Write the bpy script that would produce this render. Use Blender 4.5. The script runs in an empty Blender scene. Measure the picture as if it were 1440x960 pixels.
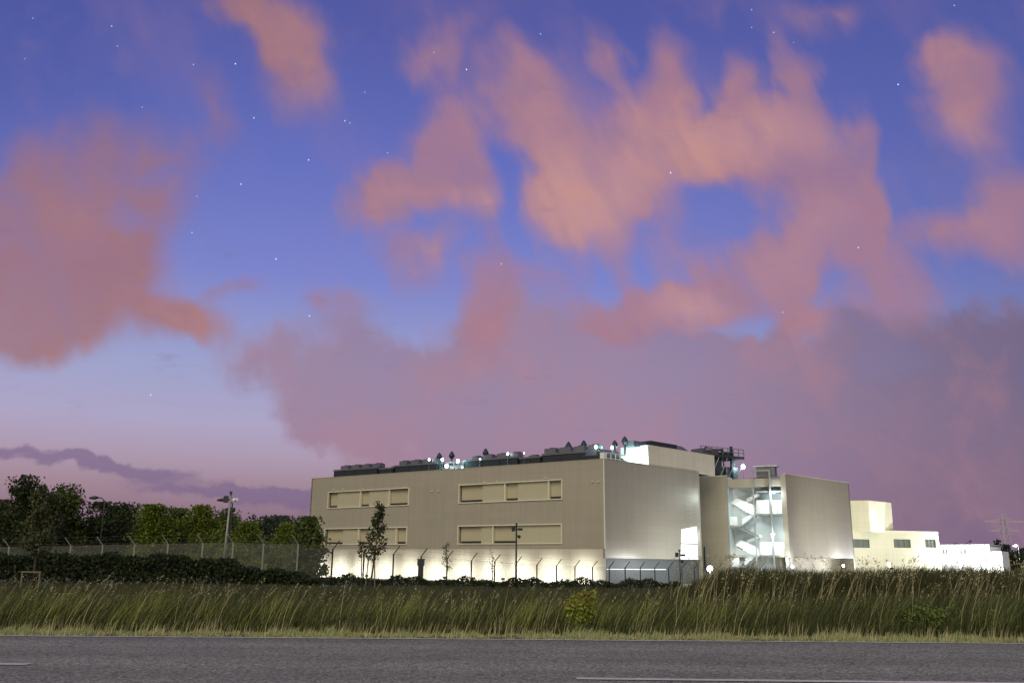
import bpy, math, random
import numpy as np
from mathutils import Vector, Matrix
random.seed(7)
C = bpy.context.scene.collection
SC = bpy.context.scene

# ------------------------------------------------------------------ camera
CZ = 0.83
PITCH = math.radians(13.76); ROLL = 0.010; FPX = 1270.0
cf = Vector((0, math.cos(PITCH), math.sin(PITCH))); cr = Vector((1, 0, 0)); cu = Vector((0, -math.sin(PITCH), math.cos(PITCH)))
cr2 = cr*math.cos(ROLL) + cu*math.sin(ROLL); cu2 = cu*math.cos(ROLL) - cr*math.sin(ROLL)
cd = bpy.data.cameras.new('camera'); cam = bpy.data.objects.new('camera', cd); C.objects.link(cam)
cd.sensor_width = 36; cd.lens = 36*FPX/1440; cd.clip_start = 0.05; cd.clip_end = 6000
cam.matrix_world = Matrix(((cr2.x, cu2.x, -cf.x, 0), (cr2.y, cu2.y, -cf.y, 0), (cr2.z, cu2.z, -cf.z, CZ), (0, 0, 0, 1)))
SC.camera = cam
def ray(x, y): return cf*FPX + cr2*(x-720) - cu2*(y-480)
def PY(x, y, Y):
    d = ray(x, y); t = Y/d.y; return Vector((d.x*t, Y, CZ+d.z*t))
def PZ(x, y, z):
    d = ray(x, y); t = (z-CZ)/d.z; return Vector((d.x*t, d.y*t, z))

def lin(r, g, b, a=1.0):
    f = lambda c: (c/255/12.92) if c/255 <= .04045 else ((c/255+.055)/1.055)**2.4
    return (f(r), f(g), f(b), a)

# ------------------------------------------------------------------ world: dusk sky with drifting clouds
w = bpy.data.worlds.new('World'); SC.world = w; w.use_nodes = True
nt = w.node_tree; nt.nodes.clear(); N = nt.nodes; Lk = nt.links
def nd(t, **k):
    n = N.new(t)
    for a, b in k.items(): setattr(n, a, b)
    return n
def put(sock, v):
    if isinstance(v, bpy.types.NodeSocket): Lk.new(v, sock)
    elif v is not None: sock.default_value = v
def mth(op, a, b=None, c=None, clamp=False):
    n = nd('ShaderNodeMath', operation=op); n.use_clamp = clamp
    put(n.inputs[0], a); put(n.inputs[1], b) if b is not None else None
    if c is not None: put(n.inputs[2], c)
    return n.outputs[0]
def smooth(v, a, b, lo=0., hi=1.):
    n = nd('ShaderNodeMapRange', interpolation_type='SMOOTHSTEP'); put(n.inputs[0], v)
    for i, q in enumerate((a, b, lo, hi)): n.inputs[i+1].default_value = q
    return n.outputs[0]
def mixc(f, a, b):
    n = nd('ShaderNodeMix', data_type='RGBA'); put(n.inputs[0], f); put(n.inputs[6], a); put(n.inputs[7], b); return n.outputs[2]
def noise(vec, scale, detail=3, rough=.5):
    n = nd('ShaderNodeTexNoise'); put(n.inputs['Vector'], vec); n.inputs['Scale'].default_value = scale
    n.inputs['Detail'].default_value = detail; n.inputs['Roughness'].default_value = rough; return n
tc = nd('ShaderNodeTexCoord'); sx = nd('ShaderNodeSeparateXYZ'); Lk.new(tc.outputs['Generated'], sx.inputs[0])
dx, dy, dz = sx.outputs
yy = mth('MAXIMUM', dy, .12)
U = mth('DIVIDE', dx, yy); V = mth('DIVIDE', dz, yy)
cb = nd('ShaderNodeCombineXYZ'); put(cb.inputs[0], U); put(cb.inputs[1], V); UV = cb.outputs[0]
def vadd(a, b):
    n = nd('ShaderNodeVectorMath', operation='ADD'); put(n.inputs[0], a); put(n.inputs[1], b); return n.outputs[0]
def vscale(a, s):
    n = nd('ShaderNodeVectorMath', operation='MULTIPLY_ADD'); put(n.inputs[0], a); n.inputs[1].default_value = (s, s, 0)
    n.inputs[2].default_value = (-s/2, -s/2, 0); return n.outputs[0]
# noise drawn out along the clouds' drift
mp = nd('ShaderNodeMapping'); put(mp.inputs[0], UV); mp.inputs['Rotation'].default_value = (0, 0, math.radians(-23))
mp2 = nd('ShaderNodeMapping'); put(mp2.inputs[0], mp.outputs[0]); mp2.inputs['Scale'].default_value = (1.35, .6, 1)
DR = mp2.outputs[0]
W1 = vadd(UV, vscale(noise(UV, 6, 2).outputs['Color'], .10))
W2 = vadd(W1, vscale(noise(DR, 15, 3, .5).outputs['Color'], .065))
def uvof(x, y):
    d = ray(x, y); return d.x/d.y, d.z/d.y
def blobs(lst, vec):
    tot = None
    for (x, y, rx, ry, rot, wt) in lst:
        u, v = uvof(x, y); su = abs(uvof(x+10, y)[0]-u)/10; sv = abs(uvof(x, y-10)[1]-v)/10
        m = nd('ShaderNodeMapping', vector_type='TEXTURE'); put(m.inputs[0], vec)
        m.inputs['Location'].default_value = (u, v, 0); m.inputs['Rotation'].default_value = (0, 0, math.radians(rot))
        m.inputs['Scale'].default_value = (rx*su*1.2, ry*sv*1.2, 1)
        g = nd('ShaderNodeTexGradient', gradient_type='SPHERICAL'); Lk.new(m.outputs[0], g.inputs[0])
        tot = mth('MULTIPLY', g.outputs['Fac'], wt) if tot is None else mth('MULTIPLY_ADD', g.outputs['Fac'], wt, tot)
    return tot
orange = [(90,410,210,95,0,1.5),(30,450,180,60,0,.9),(150,260,150,110,-20,.95),(210,240,40,24,0,-.35),(185,295,40,22,0,-.3),(285,350,60,60,0,-.6),(300,455,50,34,-10,.7),(10,300,130,110,0,.9),(270,450,80,45,-15,1),(200,340,110,90,0,.7),
 (380,15,120,50,-30,1.1),(435,90,60,90,15,1.25),(330,0,90,40,0,.8),(310,145,40,60,25,.6),(70,90,90,60,0,.3),(190,60,60,60,0,.3),
 (560,262,66,52,0,1.6),(650,245,50,110,12,1.5),(625,170,60,60,0,.55),(558,355,30,62,10,.9),(603,360,36,44,-10,1.1),(660,40,90,60,30,.55),(600,75,60,40,0,.5),(690,300,30,80,0,.3),
 (745,130,75,80,25,1.2),(810,270,90,110,25,1.5),(885,180,70,110,20,1.0),(840,80,30,60,25,.9),(950,110,50,90,10,1.4),(930,210,130,85,0,.9),(1000,170,90,60,0,.6),
 (1050,130,28,80,5,1.1),(1110,120,36,90,5,1.3),(1100,205,130,60,0,1.5),(1190,175,36,60,20,.8),(1150,300,90,85,-20,1.45),(1010,275,60,50,0,-.6),(1255,230,40,80,0,-.7),(725,240,26,60,0,-.5),(1000,330,36,40,0,-.4),(1180,400,50,40,0,-.4),(1300,270,50,30,0,-.5),(700,340,40,50,0,-.5),(1215,280,36,70,0,.8),(1085,365,80,50,30,1.5),
 (980,360,60,90,0,1.1),(940,430,130,45,8,1.6),(870,385,40,60,0,.7),(830,440,60,40,0,.6),(1045,320,50,60,0,.3),
 (1365,130,80,100,0,1.35),(1300,75,60,35,0,.8),(1270,230,34,70,-20,.7),(1340,340,70,50,-10,1.15),(1420,300,60,80,0,1.1),(1440,360,80,60,0,.6),
 (1160,5,60,36,0,.9),(1010,0,60,30,0,.5),(1130,410,50,80,0,.8),(1240,370,60,70,0,.7),(345,400,36,28,0,.8),(690,430,50,90,0,1.0),(640,520,100,70,0,.7),(450,420,30,30,0,.7),
 (770,400,60,40,0,.5),(1210,430,110,60,0,.4),(950,440,110,50,0,.5),(1130,450,60,50,0,.6),(1270,450,60,40,0,.5),(700,380,60,90,0,.55),(640,440,80,50,0,.35),(1200,330,90,120,0,.4),(1300,430,90,50,0,.35),(500,300,60,50,0,.35),(230,210,90,70,0,.5),(370,60,60,70,0,.4),(640,110,60,120,10,.5),(590,230,70,90,10,.6),(760,210,60,150,15,.7),(880,290,90,60,0,.5),(1010,260,50,90,0,.25)]
mauve = [(480,500,90,110,20,1.5),(360,510,70,45,0,1.2),(450,580,80,45,0,1.1),(580,570,170,85,0,1.2),(700,560,220,150,0,1.3),(700,660,240,70,0,1.0),(900,560,300,160,0,1.3),
 (1150,610,340,180,0,1.5),(1380,640,300,200,0,1.6),(1000,700,400,90,0,1.3),(1400,760,300,100,0,1.3),(860,480,150,50,0,.7),(1200,480,220,60,0,.8),(690,450,60,70,0,.8),(1440,520,160,90,0,1.0),(560,480,50,60,20,-.9),(1000,450,150,26,10,-.8),(1160,480,60,30,0,-.9),(1060,540,60,12,0,-.7),(1290,500,70,20,0,-.6),(820,500,50,16,0,-.5),(330,640,110,60,0,-1.6),(440,650,60,24,0,-1.0)]
low = [(20,638,130,10,-4,1.0),(160,660,150,11,-3,1.1),(290,686,140,13,-2,1.2),(400,696,110,16,0,1.2),(130,655,90,10,-4,.8),(520,700,100,30,0,1.2),(30,745,150,14,0,.6)]
glow = [(1140,310,80,60,0,.45),(960,400,60,60,0,.3),(830,290,130,90,20,.75),(780,220,70,140,25,.55),(870,190,60,90,10,.4),(1085,190,130,50,0,.85),(950,190,90,80,0,.7),(665,290,40,40,0,.9),(960,430,90,40,0,.6),(560,270,60,50,0,.5),(400,30,150,90,0,.55),
        (1350,190,80,60,0,.4),(110,300,120,70,0,.7),(1390,330,60,50,0,.35),(600,365,50,40,0,.5),(1080,370,80,50,0,.4),(60,450,150,40,0,.25),(660,540,90,60,0,.35)]
n3 = noise(DR, 9, 4, .55).outputs['Fac']
nW = noise(UV, 11, 4, .55).outputs['Fac']
sA = mth('ADD', blobs(orange, W2), mth('MULTIPLY_ADD', n3, .9, -.52))
mot = noise(W2, 6.5, 5, .6).outputs['Fac']
mot2 = noise(DR, 15, 3, .5).outputs['Fac']
sA = mth('ADD', sA, mth('MULTIPLY_ADD', mot2, .35, -.17))
aA = mth('MULTIPLY', smooth(sA, .04, 1.15), smooth(mot, .2, .75, .78, 1.0))
aA = mth('MULTIPLY', aA, .95)
Wb = vadd(W2, vscale(noise(UV, 17, 4, .6).outputs['Color'], .05))
sB = mth('ADD', blobs(mauve, Wb), mth('MULTIPLY_ADD', nW, 1.5, -.85))
aB = mth('MULTIPLY', smooth(sB, -.02, 1.05), smooth(mot, .25, .75, .74, .97))
Wc = vadd(UV, vscale(noise(UV, 14, 4, .6).outputs['Color'], .05))
mps = nd('ShaderNodeMapping'); put(mps.inputs[0], UV); mps.inputs['Scale'].default_value = (1, 3.5, 1)
sC = mth('ADD', blobs(low, Wc), mth('MULTIPLY_ADD', noise(mps.outputs[0], 11, 5, .65).outputs['Fac'], 2.0, -1.0))
aC = mth('MULTIPLY', smooth(sC, .15, .95), .72)
veil = mth('MULTIPLY', smooth(noise(DR, 5.5, 4, .55).outputs['Fac'], .42, .75), .24)
veil = mth('MULTIPLY', veil, smooth(V, .2, .36))
gA = smooth(mth('ADD', blobs(glow, W2), mth('MULTIPLY_ADD', n3, .5, -.25)), 0, 1.05)
ramp = nd('ShaderNodeValToRGB'); put(ramp.inputs[0], dz)
el = ramp.color_ramp.elements
stops = [(0.0,(112,86,112)),(.045,(138,113,132)),(.075,(159,134,150)),(.105,(171,152,175)),(.14,(172,164,196)),(.2,(156,162,204)),(.297,(124,133,203)),(.407,(102,113,190)),(.53,(84,92,166)),(.7,(60,68,134)),(1.,(38,46,104))]
el[0].position = 0; el[0].color = lin(*stops[0][1]); el[1].position = 1; el[1].color = lin(*stops[-1][1])
for p_, c_ in stops[1:-1]:
    e = el.new(p_); e.color = lin(*c_)
clear = ramp.outputs[0]
# lens vignetting painted into the sky: darker right and upper left
side = smooth(U, .05, .75)
clear = mixc(mth('MULTIPLY', side, .55), clear, lin(72, 84, 150))
sideL = smooth(U, -.25, -.65)
hi = smooth(V, .25, .6)
clear = mixc(mth('MULTIPLY', mth('MULTIPLY', sideL, hi), .5), clear, lin(64, 78, 150))
cA = mixc(gA, lin(168, 124, 140), lin(203, 149, 138))
dull = smooth(U, -.05, -.42)
cA = mixc(mth('MULTIPLY', dull, .75), cA, lin(154, 109, 112))
cB = mixc(smooth(U, .1, .62), lin(154, 127, 152), lin(114, 98, 124))
cB = mixc(mth('MULTIPLY', smooth(V, .22, .02), .35), cB, lin(150, 119, 137))
cB = mixc(mth('MULTIPLY', smooth(mot, .42, .7), .35), cB, lin(186, 138, 150))
cB = mixc(mth('MULTIPLY', smooth(mot, .5, .28), .25), cB, lin(126, 108, 144))
cA = mixc(mth('MULTIPLY', smooth(mot2, .52, .3), .3), cA, lin(140, 112, 146))
cA = mixc(mth('MULTIPLY', smooth(mot, .5, .72), .25), cA, lin(206, 150, 134))
col = mixc(veil, clear, lin(158, 124, 158))
col = mixc(aB, col, cB)
col = mixc(aA, col, cA)
col = mixc(aC, col, lin(118, 100, 138))
# stars
stars = [(46,26,.5),(157,37,.9),(165,65,.5),(35,83,.4),(272,91,.6),(331,90,1.3),(357,166,.9),(200,151,.4),(434,225,1),(339,259,1),(485,170,.8),(492,173,.5),(277,276,.4),
         (388,364,1),(656,98,1.3),(435,444,.7),(212,555,.6),(545,215,.4),(270,327,.5),(760,48,.7),(1057,14,.6),(1057,39,.5),(1088,46,.7),(1342,8,.7),(1263,119,1.4),(943,243,1.3),
         (1207,348,.8),(1101,439,.4),(513,130,.4),(610,74,.4),(705,371,.5),(1116,60,.3)]
stot = None
for (x, y, b) in stars:
    u, v = uvof(x, y)
    m = nd('ShaderNodeMapping', vector_type='TEXTURE'); put(m.inputs[0], UV); m.inputs['Location'].default_value = (u, v, 0); s_ = .0011
    m.inputs['Scale'].default_value = (s_, s_*1.2, 1)
    g = nd('ShaderNodeTexGradient', gradient_type='SPHERICAL'); Lk.new(m.outputs[0], g.inputs[0])
    stot = mth('MULTIPLY', g.outputs['Fac'], b) if stot is None else mth('MULTIPLY_ADD', g.outputs['Fac'], b, stot)
front = mth('GREATER_THAN', dy, .15)
stot = mth('MULTIPLY', mth('MULTIPLY', stot, front), 1.2)
ad = nd('ShaderNodeMix', data_type='RGBA', blend_type='ADD'); ad.inputs[0].default_value = 1; put(ad.inputs[6], col)
sc_ = nd('ShaderNodeVectorMath', operation='SCALE'); sc_.inputs[0].default_value = (.75, .85, 1.); put(sc_.inputs['Scale'], stot)
put(ad.inputs[7], sc_.outputs[0]); col = ad.outputs[2]
# behind the viewer: unseen warm cloud added as fill light, and a Nishita twilight share
backm = smooth(dy, .1, -.35)
bcol = mixc(smooth(dz, .75, .0), lin(120, 108, 130), lin(190, 178, 150))
col = mixc(backm, col, bcol)
nish = nd('ShaderNodeTexSky', sky_type='NISHITA'); nish.sun_disc = False
SUN_EL, SUN_AZ = math.radians(38), math.radians(205)
nish.sun_elevation = math.radians(1); nish.sun_rotation = math.radians(320)
bg = nd('ShaderNodeBackground'); put(bg.inputs[0], col); bg.inputs[1].default_value = 1.0
bg2 = nd('ShaderNodeBackground'); put(bg2.inputs[0], nish.outputs[0]); bg2.inputs[1].default_value = .002
ads = nd('ShaderNodeAddShader'); Lk.new(bg.outputs[0], ads.inputs[0]); Lk.new(bg2.outputs[0], ads.inputs[1])
wo = nd('ShaderNodeOutputWorld'); Lk.new(ads.outputs[0], wo.inputs[0])
# soft warm fill light added from behind the viewer's left shoulder
sl = bpy.data.lights.new('fill_sun', 'SUN'); sl.energy = 1.55; sl.angle = math.radians(40); sl.color = (1, .90, .66)
so = bpy.data.objects.new('fill_sun', sl); C.objects.link(so)
so.rotation_euler = Vector((-.18, -.80, .60)).to_track_quat('Z', 'Y').to_euler()
SC.view_settings.view_transform = 'Standard'; SC.view_settings.look = 'None'; SC.view_settings.gamma = 1; SC.view_settings.use_curve_mapping = False
SC.view_settings.exposure = 0.0
SC.cycles.use_denoising = True
SC.cycles.max_bounces = 6; SC.cycles.transparent_max_bounces = 24
SC.cycles.sample_clamp_indirect = 3.0

# ------------------------------------------------------------------ helpers
class MB:
    def __init__(s): s.v = []; s.f = []
    def quadbox(s, b, t):
        n = len(s.v); s.v += [tuple(p) for p in b] + [tuple(p) for p in t]; k = len(b)
        s.f.append(tuple(n+i for i in reversed(range(k)))); s.f.append(tuple(n+k+i for i in range(k)))
        for i in range(k): j = (i+1) % k; s.f.append((n+i, n+j, n+k+j, n+k+i))
        return s
    def box(s, o, a, b, c):      # origin corner and three edge vectors (right handed)
        o, a, b, c = map(Vector, (o, a, b, c))
        return s.quadbox([o, o+a, o+a+b, o+b], [o+c, o+a+c, o+a+b+c, o+b+c])
    def cbox(s, c, sx, sy, sz, rz=0):
        c = Vector(c); R = Matrix.Rotation(rz, 3, 'Z'); a = R @ Vector((sx, 0, 0)); b = R @ Vector((0, sy, 0))
        return s.box(c-a/2-b/2-Vector((0, 0, sz/2)), a, b, (0, 0, sz))
    def tube(s, pts, rad, k=8, cap=True):
        pts = [Vector(p) for p in pts]; rad = rad if isinstance(rad, (list, tuple)) else [rad]*len(pts); n0 = len(s.v)
        for i, p in enumerate(pts):
            d = (pts[min(i+1, len(pts)-1)] - pts[max(i-1, 0)]).normalized()
            a = d.orthogonal() if abs(d.z) < .9 else d.cross(Vector((0, 1, 0)))
            a.normalize(); b = d.cross(a)
            for q in range(k):
                t = 2*math.pi*q/k; s.v.append(tuple(p + (a*math.cos(t)+b*math.sin(t))*rad[i]))
        for i in range(len(pts)-1):
            for q in range(k):
                r = (q+1) % k; A = n0+i*k; B = A+k
                s.f.append((A+q, A+r, B+r, B+q))
        if cap:
            s.f.append(tuple(n0+q for q in reversed(range(k)))); m = n0+(len(pts)-1)*k; s.f.append(tuple(m+q for q in range(k)))
        return s
    def ball(s, c, r, k=10, sz=1.):
        c = Vector(c); n0 = len(s.v); R = max(4, k//2)
        for i in range(1, R):
            ph = math.pi*i/R
            for q in range(k):
                t = 2*math.pi*q/k; s.v.append((c.x+r*math.sin(ph)*math.cos(t), c.y+r*math.sin(ph)*math.sin(t), c.z-r*sz*math.cos(ph)))
        s.v.append((c.x, c.y, c.z-r*sz)); s.v.append((c.x, c.y, c.z+r*sz)); lo = len(s.v)-2; hi = lo+1
        for i in range(R-2):
            for q in range(k):
                j = (q+1) % k; A = n0+i*k; s.f.append((A+q, A+j, A+k+j, A+k+q))
        for q in range(k):
            j = (q+1) % k; s.f.append((lo, n0+j, n0+q)); m = n0+(R-2)*k; s.f.append((hi, m+q, m+j))
        return s
    def build(s, name, mat, parent=None, smooth_=False):
        me = bpy.data.meshes.new(name); me.from_pydata(s.v, [], s.f); me.materials.append(mat)
        if smooth_: me.polygons.foreach_set('use_smooth', [True]*len(me.polygons))
        me.update(); o = bpy.data.objects.new(name, me); C.objects.link(o)
        if parent: attach(o, parent)
        return o
def attach(o, parent):
    o.parent = parent
    o.matrix_parent_inverse = Matrix.Translation(-rootloc(parent))
def rootloc(p):
    return Vector((0, 0, 0)) if p.parent else Vector(p.location)
def tag(o, label=None, cat=None, group=None, kind=None):
    if label: o['label'] = label
    if cat: o['category'] = cat
    if group: o['group'] = group
    if kind: o['kind'] = kind
    return o
def empty(name, loc, label, cat, group=None):
    o = bpy.data.objects.new(name, None); C.objects.link(o); o.location = loc; o.empty_display_size = .3
    return tag(o, label, cat, group)
def copy_tree(o, parent=None):
    c = o.copy(); C.objects.link(c)
    if parent: c.parent = parent
    for ch in [x for x in list(bpy.data.objects) if x.parent == o]: copy_tree(ch, c)
    return c

def mat(name, col, rough=.6, metal=0., spec=.5, var=0., vscale_=2., bump=None, emit=None, estr=0., rvar=0.):
    m = bpy.data.materials.new(name); m.use_nodes = True; t = m.node_tree; b = t.nodes['Principled BSDF']
    b.inputs['Base Color'].default_value = (*col[:3], 1); b.inputs['Roughness'].default_value = rough; b.inputs['Metallic'].default_value = metal
    b.inputs['Specular IOR Level'].default_value = spec
    tcn = t.nodes.new('ShaderNodeTexCoord')
    n = t.nodes.new('ShaderNodeTexNoise'); n.inputs['Scale'].default_value = vscale_; n.inputs['Detail'].default_value = 5
    t.links.new(tcn.outputs['Object'], n.inputs['Vector'])
    if var:
        mx = t.nodes.new('ShaderNodeMix'); mx.data_type = 'RGBA'
        mx.inputs[6].default_value = tuple(max(0, c*(1-var)) for c in col[:3])+(1,); mx.inputs[7].default_value = tuple(c*(1+var) for c in col[:3])+(1,)
        t.links.new(n.outputs['Fac'], mx.inputs[0]); t.links.new(mx.outputs[2], b.inputs['Base Color'])
    if rvar:
        mr = t.nodes.new('ShaderNodeMapRange'); mr.inputs[3].default_value = max(0, rough-rvar); mr.inputs[4].default_value = min(1, rough+rvar)
        t.links.new(n.outputs['Fac'], mr.inputs[0]); t.links.new(mr.outputs[0], b.inputs['Roughness'])
    if bump:
        bp = t.nodes.new('ShaderNodeBump'); bp.inputs['Strength'].default_value = bump[0]; bp.inputs['Distance'].default_value = bump[1]
        n2 = t.nodes.new('ShaderNodeTexNoise'); n2.inputs['Scale'].default_value = bump[2]; n2.inputs['Detail'].default_value = 4
        t.links.new(tcn.outputs['Object'], n2.inputs['Vector']); t.links.new(n2.outputs['Fac'], bp.inputs['Height']); t.links.new(bp.outputs[0], b.inputs['Normal'])
    if emit:
        b.inputs['Emission Color'].default_value = (*emit[:3], 1); b.inputs['Emission Strength'].default_value = estr
    return m

def cladding(name, col, rough, metal, rib=.25, joint=4.2):
    """metal cladding: fine horizontal ribs, faint panel joints every few metres, slight tone change panel to panel"""
    m = mat(name, col, rough, metal); t = m.node_tree; b = t.nodes['Principled BSDF']
    g = t.nodes.new('ShaderNodeNewGeometry'); s = t.nodes.new('ShaderNodeSeparateXYZ'); t.links.new(g.outputs['Position'], s.inputs[0])
    def M(op, a, bb=None, c=None):
        n = t.nodes.new('ShaderNodeMath'); n.operation = op
        for i, q in enumerate((a, bb, c)):
            if q is None: continue
            if isinstance(q, bpy.types.NodeSocket): t.links.new(q, n.inputs[i])
            else: n.inputs[i].default_value = q
        return n.outputs[0]
    ribs = M('SINE', M('MULTIPLY', s.outputs[2], 2*math.pi/rib))
    hx = M('ADD', s.outputs[0], M('MULTIPLY', s.outputs[1], .35))
    fx = M('FRACT', M('DIVIDE', hx, joint)); jx = M('LESS_THAN', fx, .012)
    fz = M('FRACT', M('DIVIDE', s.outputs[2], 1.0)); jz = M('LESS_THAN', fz, .03)
    wn = t.nodes.new('ShaderNodeTexWhiteNoise'); wn.noise_dimensions = '2D'; cc = t.nodes.new('ShaderNodeCombineXYZ')
    t.links.new(M('FLOOR', M('DIVIDE', hx, joint)), cc.inputs[0]); t.links.new(M('FLOOR', s.outputs[2]), cc.inputs[1]); t.links.new(cc.outputs[0], wn.inputs['Vector'])
    n = t.nodes.new('ShaderNodeTexNoise'); n.inputs['Scale'].default_value = .12; n.inputs['Detail'].default_value = 5; t.links.new(g.outputs['Position'], n.inputs['Vector'])
    k = M('ADD', M('MULTIPLY_ADD', wn.outputs['Value'], .05, .92), M('MULTIPLY', n.outputs['Fac'], .12))
    ns_ = t.nodes.new('ShaderNodeTexNoise'); ns_.inputs['Scale'].default_value = 1.; ns_.inputs['Detail'].default_value = 4; mpn = t.nodes.new('ShaderNodeMapping'); mpn.inputs['Scale'].default_value = (1.6, 1.6, .09)
    t.links.new(g.outputs['Position'], mpn.inputs[0]); t.links.new(mpn.outputs[0], ns_.inputs['Vector'])
    k = M('ADD', k, M('MULTIPLY_ADD', ns_.outputs['Fac'], .22, -.11))
    k = M('MULTIPLY', k, M('SUBTRACT', 1., M('MULTIPLY', M('MAXIMUM', jx, jz), .16)))
    vm = t.nodes.new('ShaderNodeVectorMath'); vm.operation = 'SCALE'; vm.inputs[0].default_value = col[:3]; t.links.new(k, vm.inputs['Scale'])
    t.links.new(vm.outputs[0], b.inputs['Base Color'])
    bp = t.nodes.new('ShaderNodeBump'); bp.inputs['Strength'].default_value = .12; bp.inputs['Distance'].default_value = .01
    t.links.new(ribs, bp.inputs['Height']); t.links.new(bp.outputs[0], b.inputs['Normal'])
    return m

M = {}
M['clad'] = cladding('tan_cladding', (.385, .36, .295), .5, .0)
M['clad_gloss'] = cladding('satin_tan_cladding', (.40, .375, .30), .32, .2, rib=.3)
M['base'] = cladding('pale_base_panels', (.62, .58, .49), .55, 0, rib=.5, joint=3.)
M['cream'] = cladding('cream_cladding', (.72, .70, .52), .55, 0, rib=.3, joint=5.)
M['frame'] = mat('pale_window_frame', (.78, .75, .62), .45)
M['shutter'] = mat('beige_shutter', (.50, .475, .35), .5, var=.06)
M['recess'] = mat('beige_reveal', (.50, .46, .33), .6, var=.06)
M['slot'] = mat('dark_slot', (.03, .03, .025), .5)
M['glass'] = mat('dark_glass', (.10, .12, .12), .45, spec=.4)
M['greenglass'] = mat('grey_green_glass', (.16, .19, .17), .2, spec=.7)
M['vent'] = mat('pale_reflection_bar', (.5, .5, .46), .4, .4)  # for the bars that imitate reflections
M['roof'] = mat('grey_roofing', (.16, .15, .16), .8, var=.15)
M['darkmetal'] = mat('dark_blue_grey_metal', (.035, .045, .055), .5, .3, var=.2)
M['greymetal'] = mat('galvanised_grey', (.19, .19, .22), .45, .5, var=.15)
M['postmetal'] = mat('dull_green_grey_post', (.035, .04, .035), .5, .4, var=.2, vscale_=6)
M['white'] = mat('white_panel', (.80, .83, .84), .5, var=.03)
M['stairwall'] = mat('pale_grey_wall', (.68, .73, .73), .6, var=.08)
M['stairsteel'] = mat('stair_steel', (.33, .35, .35), .5, .3)
M['bark'] = mat('bark', (.10, .08, .055), .9, var=.3, vscale_=8)
M['wood'] = mat('weathered_wood', (.16, .145, .12), .8, var=.25, vscale_=9)
M['lamp'] = mat('lamp_cool', (.9, .95, .95), .4, emit=(.75, 1., 1.), estr=9)
M['lampw'] = mat('lamp_warm_white', (.95, .95, .85), .4, emit=(1., .98, .88), estr=18)
M['strip'] = mat('glint_glow', (.9, .95, .95), .4, emit=(.85, .95, 1.), estr=1.1)  # glow of the bar that imitates a reflection
M['glowpanel'] = mat('glowing_white_panel', (.85, .88, .9), .4, emit=(.9, .95, 1.), estr=.95)
M['paint'] = mat('worn_road_paint', (.62, .60, .56), .7, var=.35, vscale_=22)

def leafmat(name, col, var=.35, trans=.25, rough=.6):
    m = mat(name, col, rough, spec=.25); t = m.node_tree; b = t.nodes['Principled BSDF']
    oi = t.nodes.new('ShaderNodeNewGeometry')
    r = t.nodes.new('ShaderNodeValToRGB'); e = r.color_ramp.elements
    e[0].color = tuple(c*(1-var) for c in col[:3])+(1,); e[1].color = (col[0]*(1+var*1.25), col[1]*(1+var), col[2]*(1+var*.5), 1)
    t.links.new(oi.outputs['Random Per Island'], r.inputs[0]); t.links.new(r.outputs[0], b.inputs['Base Color'])
    tr = t.nodes.new('ShaderNodeBsdfTranslucent'); t.links.new(r.outputs[0], tr.inputs[0])
    mx = t.nodes.new('ShaderNodeMixShader'); mx.inputs[0].default_value = trans
    out = t.nodes['Material Output']; t.links.new(b.outputs[0], mx.inputs[1]); t.links.new(tr.outputs[0], mx.inputs[2]); t.links.new(mx.outputs[0], out.inputs[0])
    return m
M['leaf_dark'] = leafmat('leaf_dark', (.045, .066, .028))
M['leaf_mid'] = leafmat('leaf_mid', (.08, .12, .032))
M['leaf_bright'] = leafmat('leaf_bright', (.12, .17, .022))
M['leaf_blue'] = leafmat('leaf_blue', (.035, .055, .04))
M['leaf_grey'] = leafmat('leaf_grey', (.10, .12, .06))
M['hedge'] = leafmat('hedge_leaf', (.034, .052, .024))
M['mown'] = leafmat('mown_grass', (.40, .46, .25), .45)  # pale mown colour, raised further to stand in for headlight
M['tall'] = leafmat('tall_grass', (.078, .10, .044), .7)  # dark colour stands in for the shade behind the strip
M['straw'] = leafmat('straw_stem', (.52, .50, .30), .35)
M['weed'] = leafmat('weed_leaf', (.27, .35, .07), .35)
M['meadow'] = leafmat('meadow_grass', (.068, .08, .038), .55)

# ------------------------------------------------------------------ ground
def sm(a, b, x):
    t = min(1, max(0, (x-a)/(b-a))); return t*t*(3-2*t)
def road_edge(x): return 10.56 + .029*x - .0008*x*x*.5
def gh(x, y):
    """ground height"""
    e = y - road_edge(max(-40, min(40, x)))
    h = -.004
    h += -.22*sm(.8, 3.5, e)
    h += -.15*sm(8, 30, e)
    h += .34*sm(6, 16, e)*(1-sm(30, 45, e))*sm(2, 14, x*26/max(y, 10))     # low rise on the right
    h += -1.35*sm(42, 78, y)
    return h
M['soil'] = mat('grassy_ground', (.075, .08, .04), .95, var=.4, vscale_=1.3, bump=(.6, .05, 9))
def ground():
    xs = sorted(set([-3000, -1200, -600, -300] + [i*6 for i in range(-40, 41)] + [i*1.2 for i in range(-25, 26)] + [300, 600, 1200, 3000]))
    ys = sorted(set([-800, -200, -60, -20, -8, 0, 2, 6] + [10+i*.6 for i in range(0, 40)] + [34+i*3 for i in range(0, 30)] + [130, 160, 220, 320, 500, 900, 1600, 3500]))
    v = [(x, y, gh(x, y) if y > 10 else -.012) for y in ys for x in xs]; nx = len(xs)
    f = [(j*nx+i, j*nx+i+1, (j+1)*nx+i+1, (j+1)*nx+i) for j in range(len(ys)-1) for i in range(nx-1)]
    b = MB(); b.v = v; b.f = f
    o = b.build('ground', M['soil'], smooth_=True); tag(o, kind='structure'); return o
ground()

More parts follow.
